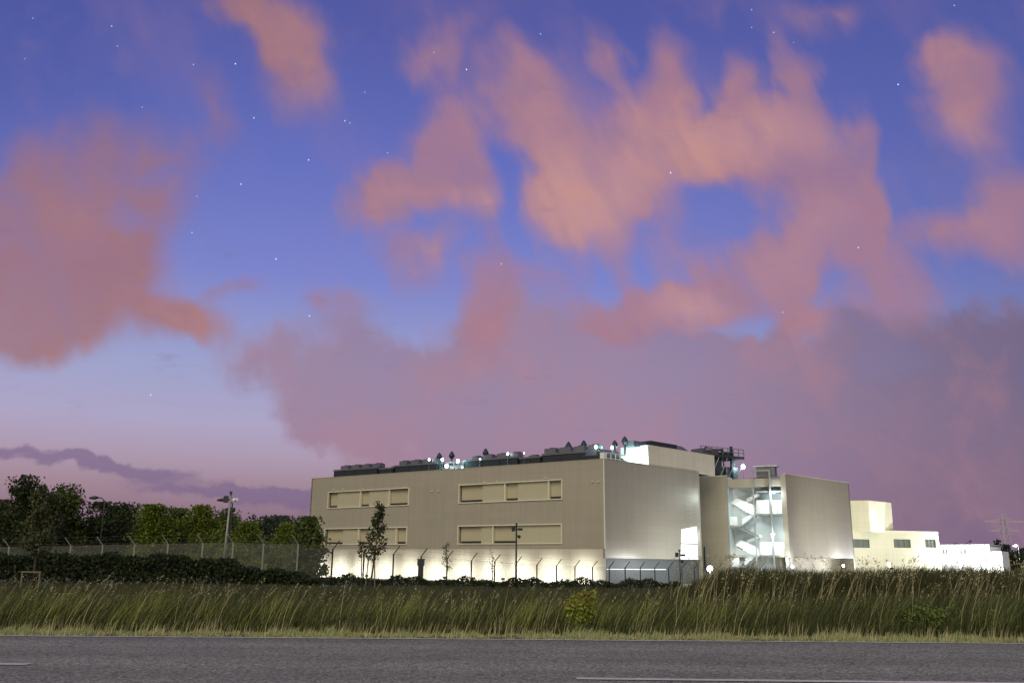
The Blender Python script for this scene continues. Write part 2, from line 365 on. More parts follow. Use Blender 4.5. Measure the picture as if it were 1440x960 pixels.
def asphalt():
    m = mat('asphalt', (.17, .165, .17), .85); t = m.node_tree; b = t.nodes['Principled BSDF']
    tcn = t.nodes.new('ShaderNodeTexCoord')
    def ns(sc, det, vec=None):
        n = t.nodes.new('ShaderNodeTexNoise'); n.inputs['Scale'].default_value = sc; n.inputs['Detail'].default_value = det
        t.links.new(vec or tcn.outputs['Object'], n.inputs['Vector']); return n.outputs['Fac']
    vo = t.nodes.new('ShaderNodeTexVoronoi'); vo.inputs['Scale'].default_value = 62; t.links.new(tcn.outputs['Object'], vo.inputs['Vector'])
    mp_ = t.nodes.new('ShaderNodeMapping'); mp_.inputs['Scale'].default_value = (.06, 1, 1); t.links.new(tcn.outputs['Object'], mp_.inputs[0])
    r = t.nodes.new('ShaderNodeValToRGB'); e = r.color_ramp.elements; e[0].position = .12; e[1].position = .9
    e[0].color = (.10, .105, .088, 1); e[1].color = (.40, .405, .34, 1)
    sp = t.nodes.new('ShaderNodeSeparateColor'); t.links.new(vo.outputs['Color'], sp.inputs[0]); t.links.new(sp.outputs[0], r.inputs[0])
    k = t.nodes.new('ShaderNodeMath'); k.operation = 'MULTIPLY_ADD'; k.inputs[1].default_value = .9; k.inputs[2].default_value = .55; t.links.new(ns(1.4, 6, mp_.outputs[0]), k.inputs[0])
    k2 = t.nodes.new('ShaderNodeMath'); k2.operation = 'MULTIPLY_ADD'; k2.inputs[1].default_value = .5; k2.inputs[2].default_value = .72; t.links.new(ns(.9, 5), k2.inputs[0])
    sxx = t.nodes.new('ShaderNodeSeparateXYZ'); t.links.new(tcn.outputs['Object'], sxx.inputs[0])
    def mm(op, a, bb=None, c=None):
        n = t.nodes.new('ShaderNodeMath'); n.operation = op
        for i, q in enumerate((a, bb, c)):
            if q is None: continue
            if isinstance(q, bpy.types.NodeSocket): t.links.new(q, n.inputs[i])
            else: n.inputs[i].default_value = q
        return n.outputs[0]
    yv = mm('ADD', sxx.outputs[1], mm('MULTIPLY_ADD', ns(.35, 3, mp_.outputs[0]), .5, -.25))
    tr_ = None
    for c0 in (7.95, 9.55, 4.6, 6.2):
        g_ = mm('MAXIMUM', mm('SUBTRACT', 1., mm('MULTIPLY', mm('ABSOLUTE', mm('SUBTRACT', yv, c0)), 2.)), 0.); tr_ = g_ if tr_ is None else mm('ADD', tr_, g_)
    track = mm('MULTIPLY_ADD', tr_, .22, .88)
    vc = t.nodes.new('ShaderNodeTexVoronoi'); vc.feature = 'DISTANCE_TO_EDGE'; vc.inputs['Scale'].default_value = .55
    wv = t.nodes.new('ShaderNodeVectorMath'); wv.operation = 'MULTIPLY_ADD'; nn = t.nodes.new('ShaderNodeTexNoise'); nn.inputs['Scale'].default_value = 2.2; nn.inputs['Detail'].default_value = 5
    t.links.new(tcn.outputs['Object'], nn.inputs['Vector']); t.links.new(nn.outputs['Color'], wv.inputs[0]); wv.inputs[1].default_value = (.8, .8, .8); t.links.new(tcn.outputs['Object'], wv.inputs[2])
    t.links.new(wv.outputs[0], vc.inputs['Vector'])
    crack = mm('LESS_THAN', vc.outputs['Distance'], mm('MULTIPLY_ADD', ns(.5, 2), .02, -.006))
    track = mm('MULTIPLY', track, mm('SUBTRACT', 1., mm('MULTIPLY', crack, .5)))
    k3 = t.nodes.new('ShaderNodeMath'); k3.operation = 'MULTIPLY'; t.links.new(k.outputs[0], k3.inputs[0]); t.links.new(k2.outputs[0], k3.inputs[1])
    vm = t.nodes.new('ShaderNodeVectorMath'); vm.operation = 'SCALE'; t.links.new(r.outputs[0], vm.inputs[0]); t.links.new(mm('MULTIPLY', k3.outputs[0], track), vm.inputs['Scale'])
    t.links.new(vm.outputs[0], b.inputs['Base Color'])
    bp = t.nodes.new('ShaderNodeBump'); bp.inputs['Strength'].default_value = .7; bp.inputs['Distance'].default_value = .006
    t.links.new(vo.outputs['Distance'], bp.inputs['Height']); t.links.new(bp.outputs[0], b.inputs['Normal'])
    return m
def strip(x0, x1, f0, f1, z, step=1.):
    b = MB(); n = max(1, int((x1-x0)/step)); 
    for i in range(n+1):
        x = x0+(x1-x0)*i/n; b.v += [(x, f0(x), z), (x, f1(x), z)]
    b.f = [(2*i, 2*i+2, 2*i+3, 2*i+1) for i in range(n)]
    return b
tag(strip(-300, 300, lambda x: 3.4, lambda x: road_edge(max(-40, min(40, x)))+.04, 0.004).build('road', asphalt()), kind='structure')
tag(strip(-60, 60, lambda x: road_edge(x)-.10, lambda x: road_edge(x)-.02, .009, .5).build('edge_line', mat('worn_edge_paint', (.60, .58, .54), .8, var=.75, vscale_=9)), kind='structure')
marks = MB()
for (x0, x1, ya, yb) in ((.5, 4.1, 7.06, 7.02), (-7.6, -3.83, 7.62, 7.62), (8.6, 12.2, 7.0, 7.0), (-16, -12, 7.6, 7.6), (17, 21, 7, 7)):
    n = len(marks.v); marks.v += [(x0, ya-.055, .010), (x1, yb-.055, .010), (x1, yb+.055, .010), (x0, ya+.055, .010)]; marks.f.append((n, n+1, n+2, n+3))
tag(marks.build('road_markings', M['paint']), kind='structure')

# ------------------------------------------------------------------ main building
ZT = 14.3; ZG = -1.75
Lp, Cp, Rp = PZ(438.5, 673, ZT), PZ(849, 645, ZT), PZ(981, 663, ZT)
for p in (Lp, Cp, Rp): p.z = 0
fd = (Lp-Cp).normalized(); FL = (Lp-Cp).length; rd = (Rp-Cp).normalized(); RL = (Rp-Cp).length
Z = Vector((0, 0, 1))
fn = Vector((fd.y, -fd.x, 0)); fn = fn if fn.y < 0 else -fn       # outward normal of the front
rn = Vector((rd.y, -rd.x, 0)); rn = rn if rn.x > 0 else -rn
def onplane(x, y, P0, n):
    d = ray(x, y); o = Vector((0, 0, CZ)); t = (P0-o).dot(n)/d.dot(n); return o+d*t
def sz(x, y, P0=Cp, d=fd, n=fn):
    p = onplane(x, y, P0, n); return (p-P0).dot(d), p.z
def wall_holes(b, P0, d, n, s0, s1, z0, z1, holes, th=.35):
    """wall slab as boxes round rectangular holes (s0,s1,z0,z1)"""
    ss = sorted(set([s0, s1]+[h[0] for h in holes]+[h[1] for h in holes])); zs = sorted(set([z0, z1]+[h[2] for h in holes]+[h[3] for h in holes]))
    idx = {}
    def vid(i, k, back):
        key = (i, k, back)
        if key not in idx:
            p = P0 + d*ss[i] + Z*zs[k] - n*(th if back else 0); idx[key] = len(b.v); b.v.append(tuple(p))
        return idx[key]
    def solid(i, k):
        if i < 0 or k < 0 or i >= len(ss)-1 or k >= len(zs)-1: return False
        cs, cz = (ss[i]+ss[i+1])/2, (zs[k]+zs[k+1])/2
        return not any(h[0] < cs < h[1] and h[2] < cz < h[3] for h in holes)
    for i in range(len(ss)-1):
        for k in range(len(zs)-1):
            if not solid(i, k): continue
            b.f.append((vid(i,k,0), vid(i+1,k,0), vid(i+1,k+1,0), vid(i,k+1,0)))
            b.f.append((vid(i,k,1), vid(i,k+1,1), vid(i+1,k+1,1), vid(i+1,k,1)))
            if not solid(i-1, k): b.f.append((vid(i,k,0), vid(i,k+1,0), vid(i,k+1,1), vid(i,k,1)))
            if not solid(i+1, k): b.f.append((vid(i+1,k,0), vid(i+1,k,1), vid(i+1,k+1,1), vid(i+1,k+1,0)))
            if not solid(i, k-1): b.f.append((vid(i,k,0), vid(i,k,1), vid(i+1,k,1), vid(i+1,k,0)))
            if not solid(i, k+1): b.f.append((vid(i,k+1,0), vid(i+1,k+1,0), vid(i+1,k+1,1), vid(i,k+1,1)))
    return b
Bm = empty('data_centre_building', (Cp.x, Cp.y, ZG), 'long tan windowless-looking block with framed window bands and floodlit pale base', 'building')
# window bands (pixel rectangles measured on the photograph turned into distances along the wall)
bands = [  # left x, right x, row, recess spans, mullions
 (463, 575, 0, [(464, 474), (508, 518.5), (548, 574)], [507, 547.5]),
 (646.5, 790, 0, [(648, 677.5), (711, 727), (772.5, 788.5)], [710, 771.5]),
 (457.5, 572, 1, [(459, 481), (505, 519), (558, 571)], [504, 557]),
 (645, 789.5, 1, [(647, 675.5), (693.5, 726)], [693])]
rowz = [(sz(720, 703.5)[1], sz(720, 678.5)[1]), (sz(720, 763.4)[1], sz(720, 738.6)[1])]
def s_at(x, row): return sz(x, 690 if row == 0 else 751)[0]
holes = []; FR = .13
for (xa, xb, row, rec, mul) in bands:
    s1, s0 = s_at(xa, row), s_at(xb, row); z0, z1 = rowz[row]; holes.append((s0, s1, z0, z1))
ZB = 2.75
b = MB(); wall_holes(b, Cp, fd, fn, 0, FL, ZB, ZT, holes); b.build('wall', M['clad'], Bm)
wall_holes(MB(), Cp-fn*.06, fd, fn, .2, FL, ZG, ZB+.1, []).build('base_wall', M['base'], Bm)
for (h, (xa, xb, row, rec, mul)) in zip(holes, bands):
    s0, s1, z0, z1 = h
    fr = MB(); O = Cp + fn*.002
    for (a0, a1, c0, c1) in ((s0-FR, s1+FR, z1, z1+FR), (s0-FR, s1+FR, z0-FR, z0), (s0-FR, s0, z0, z1), (s1, s1+FR, z0, z1)):
        fr.box(Cp + fd*a0 + Z*c0 - fn*.01, fd*(a1-a0), fn*.16, Z*(c1-c0))
    fo = fr.build('window_band', M['frame'], Bm)
    # back of the recess and the flush panels between openings
    MB().box(Cp + fd*s0 + Z*z0 - fn*.62, fd*(s1-s0), fn*.12, Z*(z1-z0)).build('reveal', M['recess'], fo)
    ends = sorted([(s_at(q, row), s_at(p, row)) for (p, q) in rec]); ml = [s_at(m_, row) for m_ in mul]
    cur = s0
    for (r0, r1) in ends+[(s1, s1)]:
        if r0-cur > .3: MB().box(Cp + fd*cur + Z*z0 - fn*.5, fd*(r0-cur), fn*.30, Z*(z1-z0)).build('shutter_panel', M['shutter'], fo)
        cur = r1
    for (r0, r1) in ends: MB().box(Cp + fd*(r0+.1) + Z*(z0+.03) - fn*.49, fd*(r1-r0-.2), fn*.3, Z*.3).build('louvre_slot', M['slot'], fo)
    for s in ml: MB().box(Cp + fd*(s-.08) + Z*z0 - fn*.25, fd*.16, fn*.3, Z*(z1-z0)).build('mullion', M['frame'], fo)
# right hand face, with dark glazed base strip
MB().box(Cp + fn*.0 - rn*.35 + Z*1.55, rd*RL, rn*.35, Z*(ZT-1.55)).build('side_wall', M['clad_gloss'], Bm)
MB().box(Cp - rn*.8 + rd*.3 + Z*ZG, rd*(RL-.3), rn*.4, Z*(1.55-ZG-.01)).build('glazed_base', M['glass'], Bm)
MB().box(Cp + rn*.05 + Z*.12 + rd*.2, rd*13, rn*.06, Z*.09).build('glint_strip', M['strip'], Bm)  # glowing bar put in for a bright reflection, no lamp here
# corner trim, parapet cap, roof, hidden sides
MB().box(Cp + fn*.02 + rn*.02 + Z*ZB, fd*.12, -fn*.12, Z*(ZT-ZB)).build('corner_trim', M['frame'], Bm)
BK = 30.
rf = MB().quadbox([Cp+(rd-Vector((0,0,0)))*.4+fd*.4+Z*(ZT-.5), Cp+rd*RL+fd*.4+Z*(ZT-.5), Cp+rd*RL+fd*FL+Z*(ZT-.5), Lp+rd*.4+Z*(ZT-.5)],
                 [Cp+rd*.4+fd*.4+Z*(ZT-.3), Cp+rd*RL+fd*.4+Z*(ZT-.3), Cp+rd*RL+fd*FL+Z*(ZT-.3), Lp+rd*.4+Z*(ZT-.3)])
rf.build('roof', M['roof'], Bm)
MB().box(Lp + Z*ZG - fd*.35, fd*.35, rd*RL, Z*(ZT-ZG)).build('end_wall', M['clad'], Bm)
MB().box(Cp + rd*RL + Z*ZG, fd*FL, rd*.35, Z*(ZT-ZG)).build('rear_wall', M['clad'], Bm)
cp = MB(); cp.box(Cp + Z*ZT - fn*.36, fd*FL, fn*.40, Z*.07); cp.box(Cp + Z*ZT - rn*.36 + rd*.3, rd*(RL-.3), rn*.4, Z*.07); cp.build('parapet_cap', M['clad'], Bm)
# small pale boxes standing in for lamp reflections on the wall
wl = MB()
for (x, y) in ((470,688),(483,688),(511,687),(569,685),(608,690),(617,690),(646,681),(682,678),(700,677),(768,672),(834,677),(842,677)):
    s, z = sz(x, y); MB().cbox(Cp + fd*s + Z*z + fn*.12, .24, .18, .14, math.atan2(fd.y, fd.x)).build('lamp_glint_box', M['frame'], Bm)
# glowing white panel at the far end of the right hand face
def szr(x, y): return sz(x, y, Cp, rd, rn)
a = szr(957, 786); b_ = szr(980.5, 784); top = szr(972, 739.5)
g0 = Cp + rd*a[0] + rn*.04
lg = MB(); sA_, sB_ = a[0], b_[0]; zA = a[1]; zT2 = top[1]
lg.quadbox([Cp+rd*sA_+rn*.02+Z*zA, Cp+rd*(sB_)+rn*.02+Z*zA, Cp+rd*sB_+rn*.14+Z*zA, Cp+rd*sA_+rn*.14+Z*zA],
           [Cp+rd*(sA_+.5)+rn*.02+Z*(zT2-.5), Cp+rd*sB_+rn*.02+Z*zT2, Cp+rd*sB_+rn*.14+Z*zT2, Cp+rd*(sA_+.5)+rn*.14+Z*(zT2-.5)])
go = lg.build('glowing_panel', M['glowpanel'], Bm)
zm = szr(968, 765)[1]
MB().box(Cp+rd*(sA_)+rn*.15+Z*zm, rd*(sB_-sA_), rn*.05, Z*.12).build('panel_bar', M['greymetal'], go)
for q in range(7):
    z = szr(967, 692+q*6)[1]; s = szr(963, 710)[0]; MB().box(Cp+rd*s+rn*.01+Z*z, rd*1.7, rn*.05, Z*.10).build('reflection_bar', M['vent'], Bm)  # pale bars modelled in place of window reflections

# ------------------------------------------------------------------ wing with the stair
wC, wR = PZ(1104, 666, ZT), PZ(1193.5, 679, ZT); wC.z = wR.z = 0
wfd = Vector((-.885, .466, 0)).normalized(); wfn = Vector((-wfd.y, wfd.x, 0)); wfn = wfn if wfn.y < 0 else -wfn
wrd = (wR-wC).normalized(); wrn = Vector((wrd.y, -wrd.x, 0)); wrn = wrn if wrn.x > 0 else -wrn; WRL = (wR-wC).length
sw = lambda x, y: sz(x, y, wC, wfd, wfn)
sL, sM, sN = sw(976, 720)[0], sw(1022, 720)[0], sw(1100, 720)[0]
ZW = ZT; ZU = 2.05
Bw = empty('stair_wing', (wC.x, wC.y, ZG), 'tan side block with open lit stair recess and overhanging smooth right face', 'building')
MB().box(wC + wfd*sM + Z*(ZG) - wfn*.35, wfd*(sL-sM), wfn*.35, Z*(ZW-ZG)).build('wall', M['clad_gloss'], Bw)
MB().box(wC + wfd*0 + Z*ZU - wfn*.35, wfd*sN, wfn*.35, Z*(ZW-ZU)).build('wall', M['clad'], Bw)
MB().box(wC + Z*ZU - wrn*.35, wrd*WRL, wrn*.35, Z*(ZW-ZU)).build('side_wall', M['clad'], Bw)
RD = 4.2   # recess depth
MB().box(wC + wfd*sN + Z*ZG - wfn*(RD+.3), wfd*(sM-sN), wfn*.3, Z*(ZW-ZG-1.2)).build('recess_wall', M['stairwall'], Bw)
MB().box(wC + wfd*(sN-.3) + Z*ZG - wfn*RD, wfd*.3, wfn*(RD-.36), Z*(ZW-ZG)).build('recess_side', M['stairwall'], Bw)
MB().box(wC + wfd*(sM) + Z*ZG - wfn*RD, wfd*.3, wfn*(RD-.36), Z*(ZW-ZG)).build('recess_side', M['stairwall'], Bw)
MB().box(wC + wfd*sN + Z*(ZW-1.75) - wfn*1.2, wfd*(sM-sN), wfn*.3, Z*1.3).build('recess_lintel', M['clad'], Bw)
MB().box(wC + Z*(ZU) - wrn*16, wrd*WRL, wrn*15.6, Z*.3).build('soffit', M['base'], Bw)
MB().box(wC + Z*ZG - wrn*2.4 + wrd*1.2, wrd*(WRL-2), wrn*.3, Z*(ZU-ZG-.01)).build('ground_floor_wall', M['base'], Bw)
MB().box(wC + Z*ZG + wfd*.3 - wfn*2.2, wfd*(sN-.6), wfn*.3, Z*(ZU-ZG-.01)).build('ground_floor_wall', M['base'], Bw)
MB().quadbox([wC-wrn*.4+Z*(ZW-.5), wC+wrd*WRL-wrn*.4+Z*(ZW-.5), wC+wrd*WRL+wfd*sL+Z*(ZW-.5), wC+wfd*sL-wfn*(RD+.3)+Z*(ZW-.5)],
             [wC-wrn*.4+Z*(ZW-.3), wC+wrd*WRL-wrn*.4+Z*(ZW-.3), wC+wrd*WRL+wfd*sL+Z*(ZW-.3), wC+wfd*sL-wfn*(RD+.3)+Z*(ZW-.3)]).build('roof', M['roof'], Bw)
MB().box(wR + Z*ZG - wrd*.35, wrd*.35, -wrn*18, Z*(ZW-ZG)).build('end_wall', M['clad'], Bw)
MB().box(wC + Z*ZW - wrn*.36, wrd*WRL, wrn*.42, Z*.08).build('parapet_cap', M['frame'], Bw); MB().box(wC + wfd*sM + Z*ZW - wfn*.36, wfd*(sL-sM), wfn*.42, Z*.08).build('parapet_cap', M['frame'], Bw)

# external stair
St = empty('external_stair', tuple(wC + wfd*((sM+sN)/2) + Z*ZG), 'white lit zigzag escape stair standing in the open recess', 'staircase')
def SP(x, y, dep=0.): # point on a plane inside the recess
    s, z = sz(x, y, wC - wfn*dep, wfd, wfn); return s, z
def parapet(pts, dep, name='parapet', th=.08, mt='white'):
    bb = [wC - wfn*dep + wfd*s + Z*z for (s, z) in pts]
    MB().quadbox(bb, [p + wfn*th for p in bb]).build(name, M[mt], St)
# columns
for (x, ya, yb) in ((1061, 662, 800), (1085.5, 660, 812), (1024, 667, 812)):
    s = SP(x, 735)[0]; z0 = ZG; z1 = SP(x, ya)[1]
    MB().box(wC + wfd*(s-.11) + Z*z0 - wfn*.3, wfd*.22, wfn*.22, Z*(z1-z0)).build('column', M['stairsteel'], St)
z1 = SP(1073, 662)[1]
MB().box(wC + wfd*SP(1086, 735)[0] + Z*z1 - wfn*.3, wfd*(SP(1060, 735)[0]-SP(1086, 735)[0]), wfn*.2, Z*.2).build('head_beam', M['stairsteel'], St)
def poly(pix, dep, **k): parapet([SP(x, y, dep) for (x, y) in pix], dep, **k)
poly([(1028, 707), (1062, 724), (1062, 711), (1036, 700)], .9, name='flight_parapet')
poly([(1044, 738), (1061, 724), (1057, 722), (1044, 729)], 2.3, name='flight_parapet')
poly([(1034, 766), (1068, 781), (1066, 770), (1042, 759)], .9, name='flight_parapet')
poly([(1047, 795), (1067, 780), (1062, 778), (1048, 785)], 2.3, name='flight_parapet')
poly([(1050, 707), (1068, 697), (1066, 693), (1050, 701)], 2.3, name='flight_parapet')
poly([(1050, 764), (1072, 754), (1070, 751), (1050, 760)], 2.3, name='flight_parapet')
poly([(1026.5, 738), (1037, 738), (1036.5, 726), (1026.5, 726)], .9, name='landing_parapet')
poly([(1029, 796), (1040, 796), (1039.5, 783.5), (1029, 783.5)], .9, name='landing_parapet')
for (y0, y1, x0) in ((722, 703, 1063), (780, 762, 1068)):
    for i in range(4):
        xa = x0+i*(1103.5-x0)/4+.4; xb = x0+(i+1)*(1103.5-x0)/4-.4
        poly([(xa, y0), (xb, y0), (xb, y1), (xa, y1)], .5, name='landing_parapet')
# slabs and steps
for (x0, x1, y, dd) in ((1062, 1104, 722.5, 3.6), (1066, 1104, 780.5, 3.6), (1026, 1040, 739, 3.4), (1029, 1042, 797, 3.4), (1062, 1104, 690, 3.0)):
    sa, z = SP(x0, y, .5); sb_, _ = SP(x1, y, .5)
    MB().box(wC + wfd*sb_ + Z*(z-.22) - wfn*(dd+.55), wfd*(sa-sb_), wfn*dd, Z*.2).build('landing', M['stairsteel'], St)
def steps(pa, pb, dep, wd=1.2, n=12):
    (s0, z0), (s1, z1) = SP(*pa, dep), SP(*pb, dep); b = MB()
    for i in range(n):
        s = s0+(s1-s0)*i/n; z = z0+(z1-z0)*(i+.5)/n; b.box(wC - wfn*(dep+wd) + wfd*min(s, s+(s1-s0)/n) + Z*(z-.06), wfd*abs((s1-s0)/n), wfn*(wd-.1), Z*.06)
    b.quadbox([wC-wfn*(dep+wd)+wfd*s0+Z*(z0-.3), wC-wfn*(dep+wd)+wfd*s1+Z*(z1-.3), wC-wfn*(dep+.12)+wfd*s1+Z*(z1-.3), wC-wfn*(dep+.12)+wfd*s0+Z*(z0-.3)],
              [wC-wfn*(dep+wd)+wfd*s0+Z*(z0-.12), wC-wfn*(dep+wd)+wfd*s1+Z*(z1-.12), wC-wfn*(dep+.12)+wfd*s1+Z*(z1-.12), wC-wfn*(dep+.12)+wfd*s0+Z*(z0-.12)])
    b.build('flight', M['stairsteel'], St)
steps((1038, 739), (1065, 752), .9); steps((1032, 708), (1062, 723), 1.0); steps((1044, 738), (1062, 723), 2.4)
steps((1036, 767), (1068, 781), 1.0); steps((1047, 796), (1068, 780), 2.4); steps((1040, 738), (1066, 755), 2.4)
def light(name, kind, loc, energy, color, parent=None, size=.3, spot=None, to=None, blend=.5):
    l = bpy.data.lights.new(name, kind); l.energy = energy; l.color = color
    if kind == 'AREA': l.size = size
    else: l.shadow_soft_size = size
    if spot: l.spot_size = math.radians(spot); l.spot_blend = blend
    o = bpy.data.objects.new(name, l); C.objects.link(o); o.location = loc
    if to is not None: o.rotation_euler = (Vector(to)-Vector(loc)).to_track_quat('-Z', 'Y').to_euler()
    if parent: attach(o, parent)
    return o
COOL = (.82, .97, 1.)
for (x, y, e) in ((1088, 694, 600), (1088, 752, 600), (1048, 716, 330), (1050, 774, 330)):
    s, z = SP(x, y, 0); p = wC + wfn*.5 + wfd*s + Z*z
    MB().box(p - wfn*.9 + Z*.1, wfd*.06, wfn*.8, Z*.05).build('lamp_arm', M['stairsteel'], St)
    lf = MB().cbox(p + Z*.12, .6, .12, .07, math.atan2(wfd.y, wfd.x)).build('stair_lamp', M['lamp'], St)
    light('stair_light', 'POINT', p, e, COOL, St, .15)

# ------------------------------------------------------------------ roof plant
ZR = ZT - .3
def roofpt(x, y, back): # a point on the roof plane 'back' metres behind the front wall, at the column of pixel x
    p = onplane(x, y, Cp - fn*back, fn); return p
fang = math.atan2(fd.y, fd.x)
def cooler(xa, xb, boxes, label, back=2.0, hbase=1.75, dpt=3.2):
    pa, pb = roofpt(xa, 655, back), roofpt(xb, 650, back); pa.z = pb.z = ZR; d = (pb-pa); L = d.length; d.normalize(); n = -fn
    e = empty('rooftop_cooler', tuple((pa+pb)/2), label, 'cooling unit', 'cooling units along the roof edge')
    e.location.z = ZR
    bs = MB()
    bs.box(pa + Z*.25, d*L, n*dpt, Z*(hbase-.45)); bs.build('coil_housing', M['darkmetal'], e)
    k = max(2, int(L/2.5))
    for q in (0.1, dpt-.3): MB().box(pa + n*q, d*L, n*.2, Z*.245).build('foot_rail', M['greymetal'], e)
    MB().box(pa - n*.12 - d*.1 + Z*(hbase-.2), d*(L+.2), n*(dpt+.24), Z*.24).build('deck', M['greymetal'], e)
    for i in range(k+1): MB().box(pa - n*.06 + d*(i*(L-.08)/k) + Z*.26, d*.08, n*.05, Z*(hbase-.47)).build('housing_rib', M['postmetal'], e)
    for (x0, x1, h) in boxes:
        s0 = (roofpt(x0, 652, back)-pa).dot(d); s1 = (roofpt(x1, 652, back)-pa).dot(d)
        fb = MB(); O = pa + d*s0 + n*.25 + Z*(hbase+.04); fb.box(O, d*(s1-s0)*.84, n*1.3, Z*h*.66)
        fo = fb.build('fan_housing', M['greymetal'], e)
        rr = MB(); c0 = pa + d*((s0+s1)/2) + n*.9; rr.tube([c0 + Z*(hbase+h*.66+.05), c0+Z*(hbase+h*.66+.13)], min(.6, (s1-s0)*.36), 14); rr.build('fan_ring', M['darkmetal'], fo)
    return e
cooler(470.5, 531, [(478, 490, .95), (493, 505, .95), (508, 519, .92), (523, 534, .9)], 'leftmost low cooling unit with four square fan boxes')
cooler(534, 553, [(549, 554, .3)], 'short dark cooling unit without tall fan boxes, second from the left', hbase=1.5)
cooler(556, 614, [(560, 572, 1.), (576, 589, 1.), (593, 602, 1.), (606, 613, .95)], 'cooling unit left of the cyan lit gap, with four fan boxes')
cooler(653, 728, [(662, 672, .8), (678, 692, .9), (697, 711, .95), (716, 729, 1.)], 'cooling unit right of the cyan lit gap, in the middle of the roof edge')
cooler(731, 760, [(742, 754, .35)], 'low dark cooling unit with a flat top beside the long grey one', hbase=1.55)
cooler(763, 843, [(764, 783, 1.15), (785, 804, 1.15), (806, 823, 1.15), (826, 842, 1.2)], 'long cooling unit with grey boxes nearest the building corner', hbase=1.8)
# pipes and frames in the gap
gp = empty('pipe_rack', tuple(roofpt(632, 655, 3)), 'cyan lit rack of pipes and tanks between two cooling units', 'pipe rack'); gp.location.z = ZR
base = roofpt(618, 652, 2.4); base.z = ZR; end = roofpt(651, 652, 2.4); end.z = ZR; dd = (end-base).normalized(); LL = (end-base).length
fr = MB()
for i in range(6):
    q = base + dd*(LL*i/5); fr.box(q, dd*.14, -fn*.14, Z*1.7); fr.box(q-fn*2., dd*.14, -fn*.14, Z*1.7)
fr.box(base + Z*1.6, dd*LL, -fn*.12, Z*.12); fr.box(base + Z*.9, dd*LL, -fn*.12, Z*.12); fr.box(base - fn*2 + Z*1.6, dd*LL, -fn*.12, Z*.12)
fr.build('rack_frame', M['greymetal'], gp)
pp = MB()
for i in range(4): pp.tube([base - fn*(.5+i*.4) + Z*(.5+.3*(i % 2)), end - fn*(.5+i*.4) + Z*(.5+.3*(i % 2))], .13, 8)
pp.build('pipe', M['white'], gp, True)
for f_ in (.3, .72):
    q = base + dd*(LL*f_) - fn*1.2; MB().tube([q, q+Z*1.1, q+Z*1.3], [.45, .45, .2], 14).build('tank', M['white'], gp, True)
# vent cowls
cowl0 = None
def cowl(x, ytip, back, label, r=.42):
    p = onplane(x, ytip, Cp - fn*back, fn); h = p.z - ZR
    e = empty('vent_cowl', (p.x, p.y, ZR), label, 'roof vent', 'spade-shaped vents on the roof')
    q = Vector((p.x, p.y, ZR))
    MB().tube([q, q+Z*(h-1.0)], .16, 10).build('stack_pipe', M['greymetal'], e, True)
    MB().tube([q+Z*(h-1.25), q+Z*(h-.8), q+Z*(h-.35), q+Z*h], [.18, r*1.2, r*.75, .05], 12).build('cowl', M['darkmetal'], e)
for (x, y, bk, lb) in ((618, 636, 6.5, 'leftmost dark vent cowl, left above the cyan lit rack'), (635.5, 634, 6.5, 'dark vent cowl above the right end of the cyan lit rack'), (683, 630, 6, 'lone dark vent cowl over the middle cooling unit'),
    (799.5, 620.5, 6, 'left one of two dark vent cowls over the longest cooling unit'), (821, 618.5, 6, 'right one of two dark vent cowls over the longest cooling unit'), (864.5, 618.5, 7, 'small dark vent cowl just right of the building corner'), (878.5, 613, 8, 'tallest dark vent cowl beside the bright roof wall')):
    cowl(x, y, bk, lb)
# roof lamps
CY = (.45, 1., .95)
def rooflamp(x, y, back, label, e=0, r=.2, colr=CY, plane=None):
    P0, n = plane or (Cp - fn*back, fn); p = onplane(x, y, P0, n)
    em = empty('roof_lamp', (p.x, p.y, ZR), label, 'work lamp', 'bluish work lamps on the roof')
    q = Vector((p.x, p.y, ZR)); MB().tube([q, Vector(p)-Z*.1], .035, 6).build('mast', M['greymetal'], em)
    MB().ball(p, r, 10, 1.3).build('bulb', M['lamp'], em, True)
    if e: light('lamp_light', 'POINT', tuple(p - rn*0 + fn*.5), e, colr, em, r)
rooflamp(603.5, 646, 1.9, 'leftmost bluish roof lamp between the fan boxes', 0, .17)
rooflamp(622, 646, 1.7, 'bluish roof lamp at the left of the pipe rack', 120, .2)
rooflamp(644, 648, 1.7, 'bluish roof lamp at the right of the pipe rack', 160, .24)
rooflamp(628, 655, 1.7, 'low bluish lamp in front of the pipe rack', 60, .26)
rooflamp(650, 657, 1.7, 'lowest small bluish lamp on the parapet beside the pipe rack', 0, .12)
rooflamp(675, 645, 1.8, 'tiny bluish lamp on the middle cooling unit', 0, .1)
rooflamp(714, 638, 1.8, 'bluish lamp between the fan boxes of the middle cooling unit', 0, .17)
rooflamp(737, 637, 2.0, 'faint small lamp over the low flat cooling unit', 0, .09)
rooflamp(838, 628, 1.6, 'bluish roof lamp at the right end of the long cooling unit', 50, .2)
rooflamp(861, 629, 1.0, 'bluish roof lamp right of the building corner', 100, .2, plane=(Cp - rn*2.5, rn))
# corner post box
q = onplane(848, 640, Cp - fn*.8, fn); q.z = ZR
ce = empty('corner_cabinet', tuple(q), 'small pale cabinet standing on the roof corner', 'cabinet'); MB().cbox(q+Z*.65, .65, .5, 1.3, fang).build('cabinet_body', M['white'], ce); MB().cbox(q+Z*1.33, .75, .6, .08, fang).build('cabinet_lid', M['greymetal'], ce)
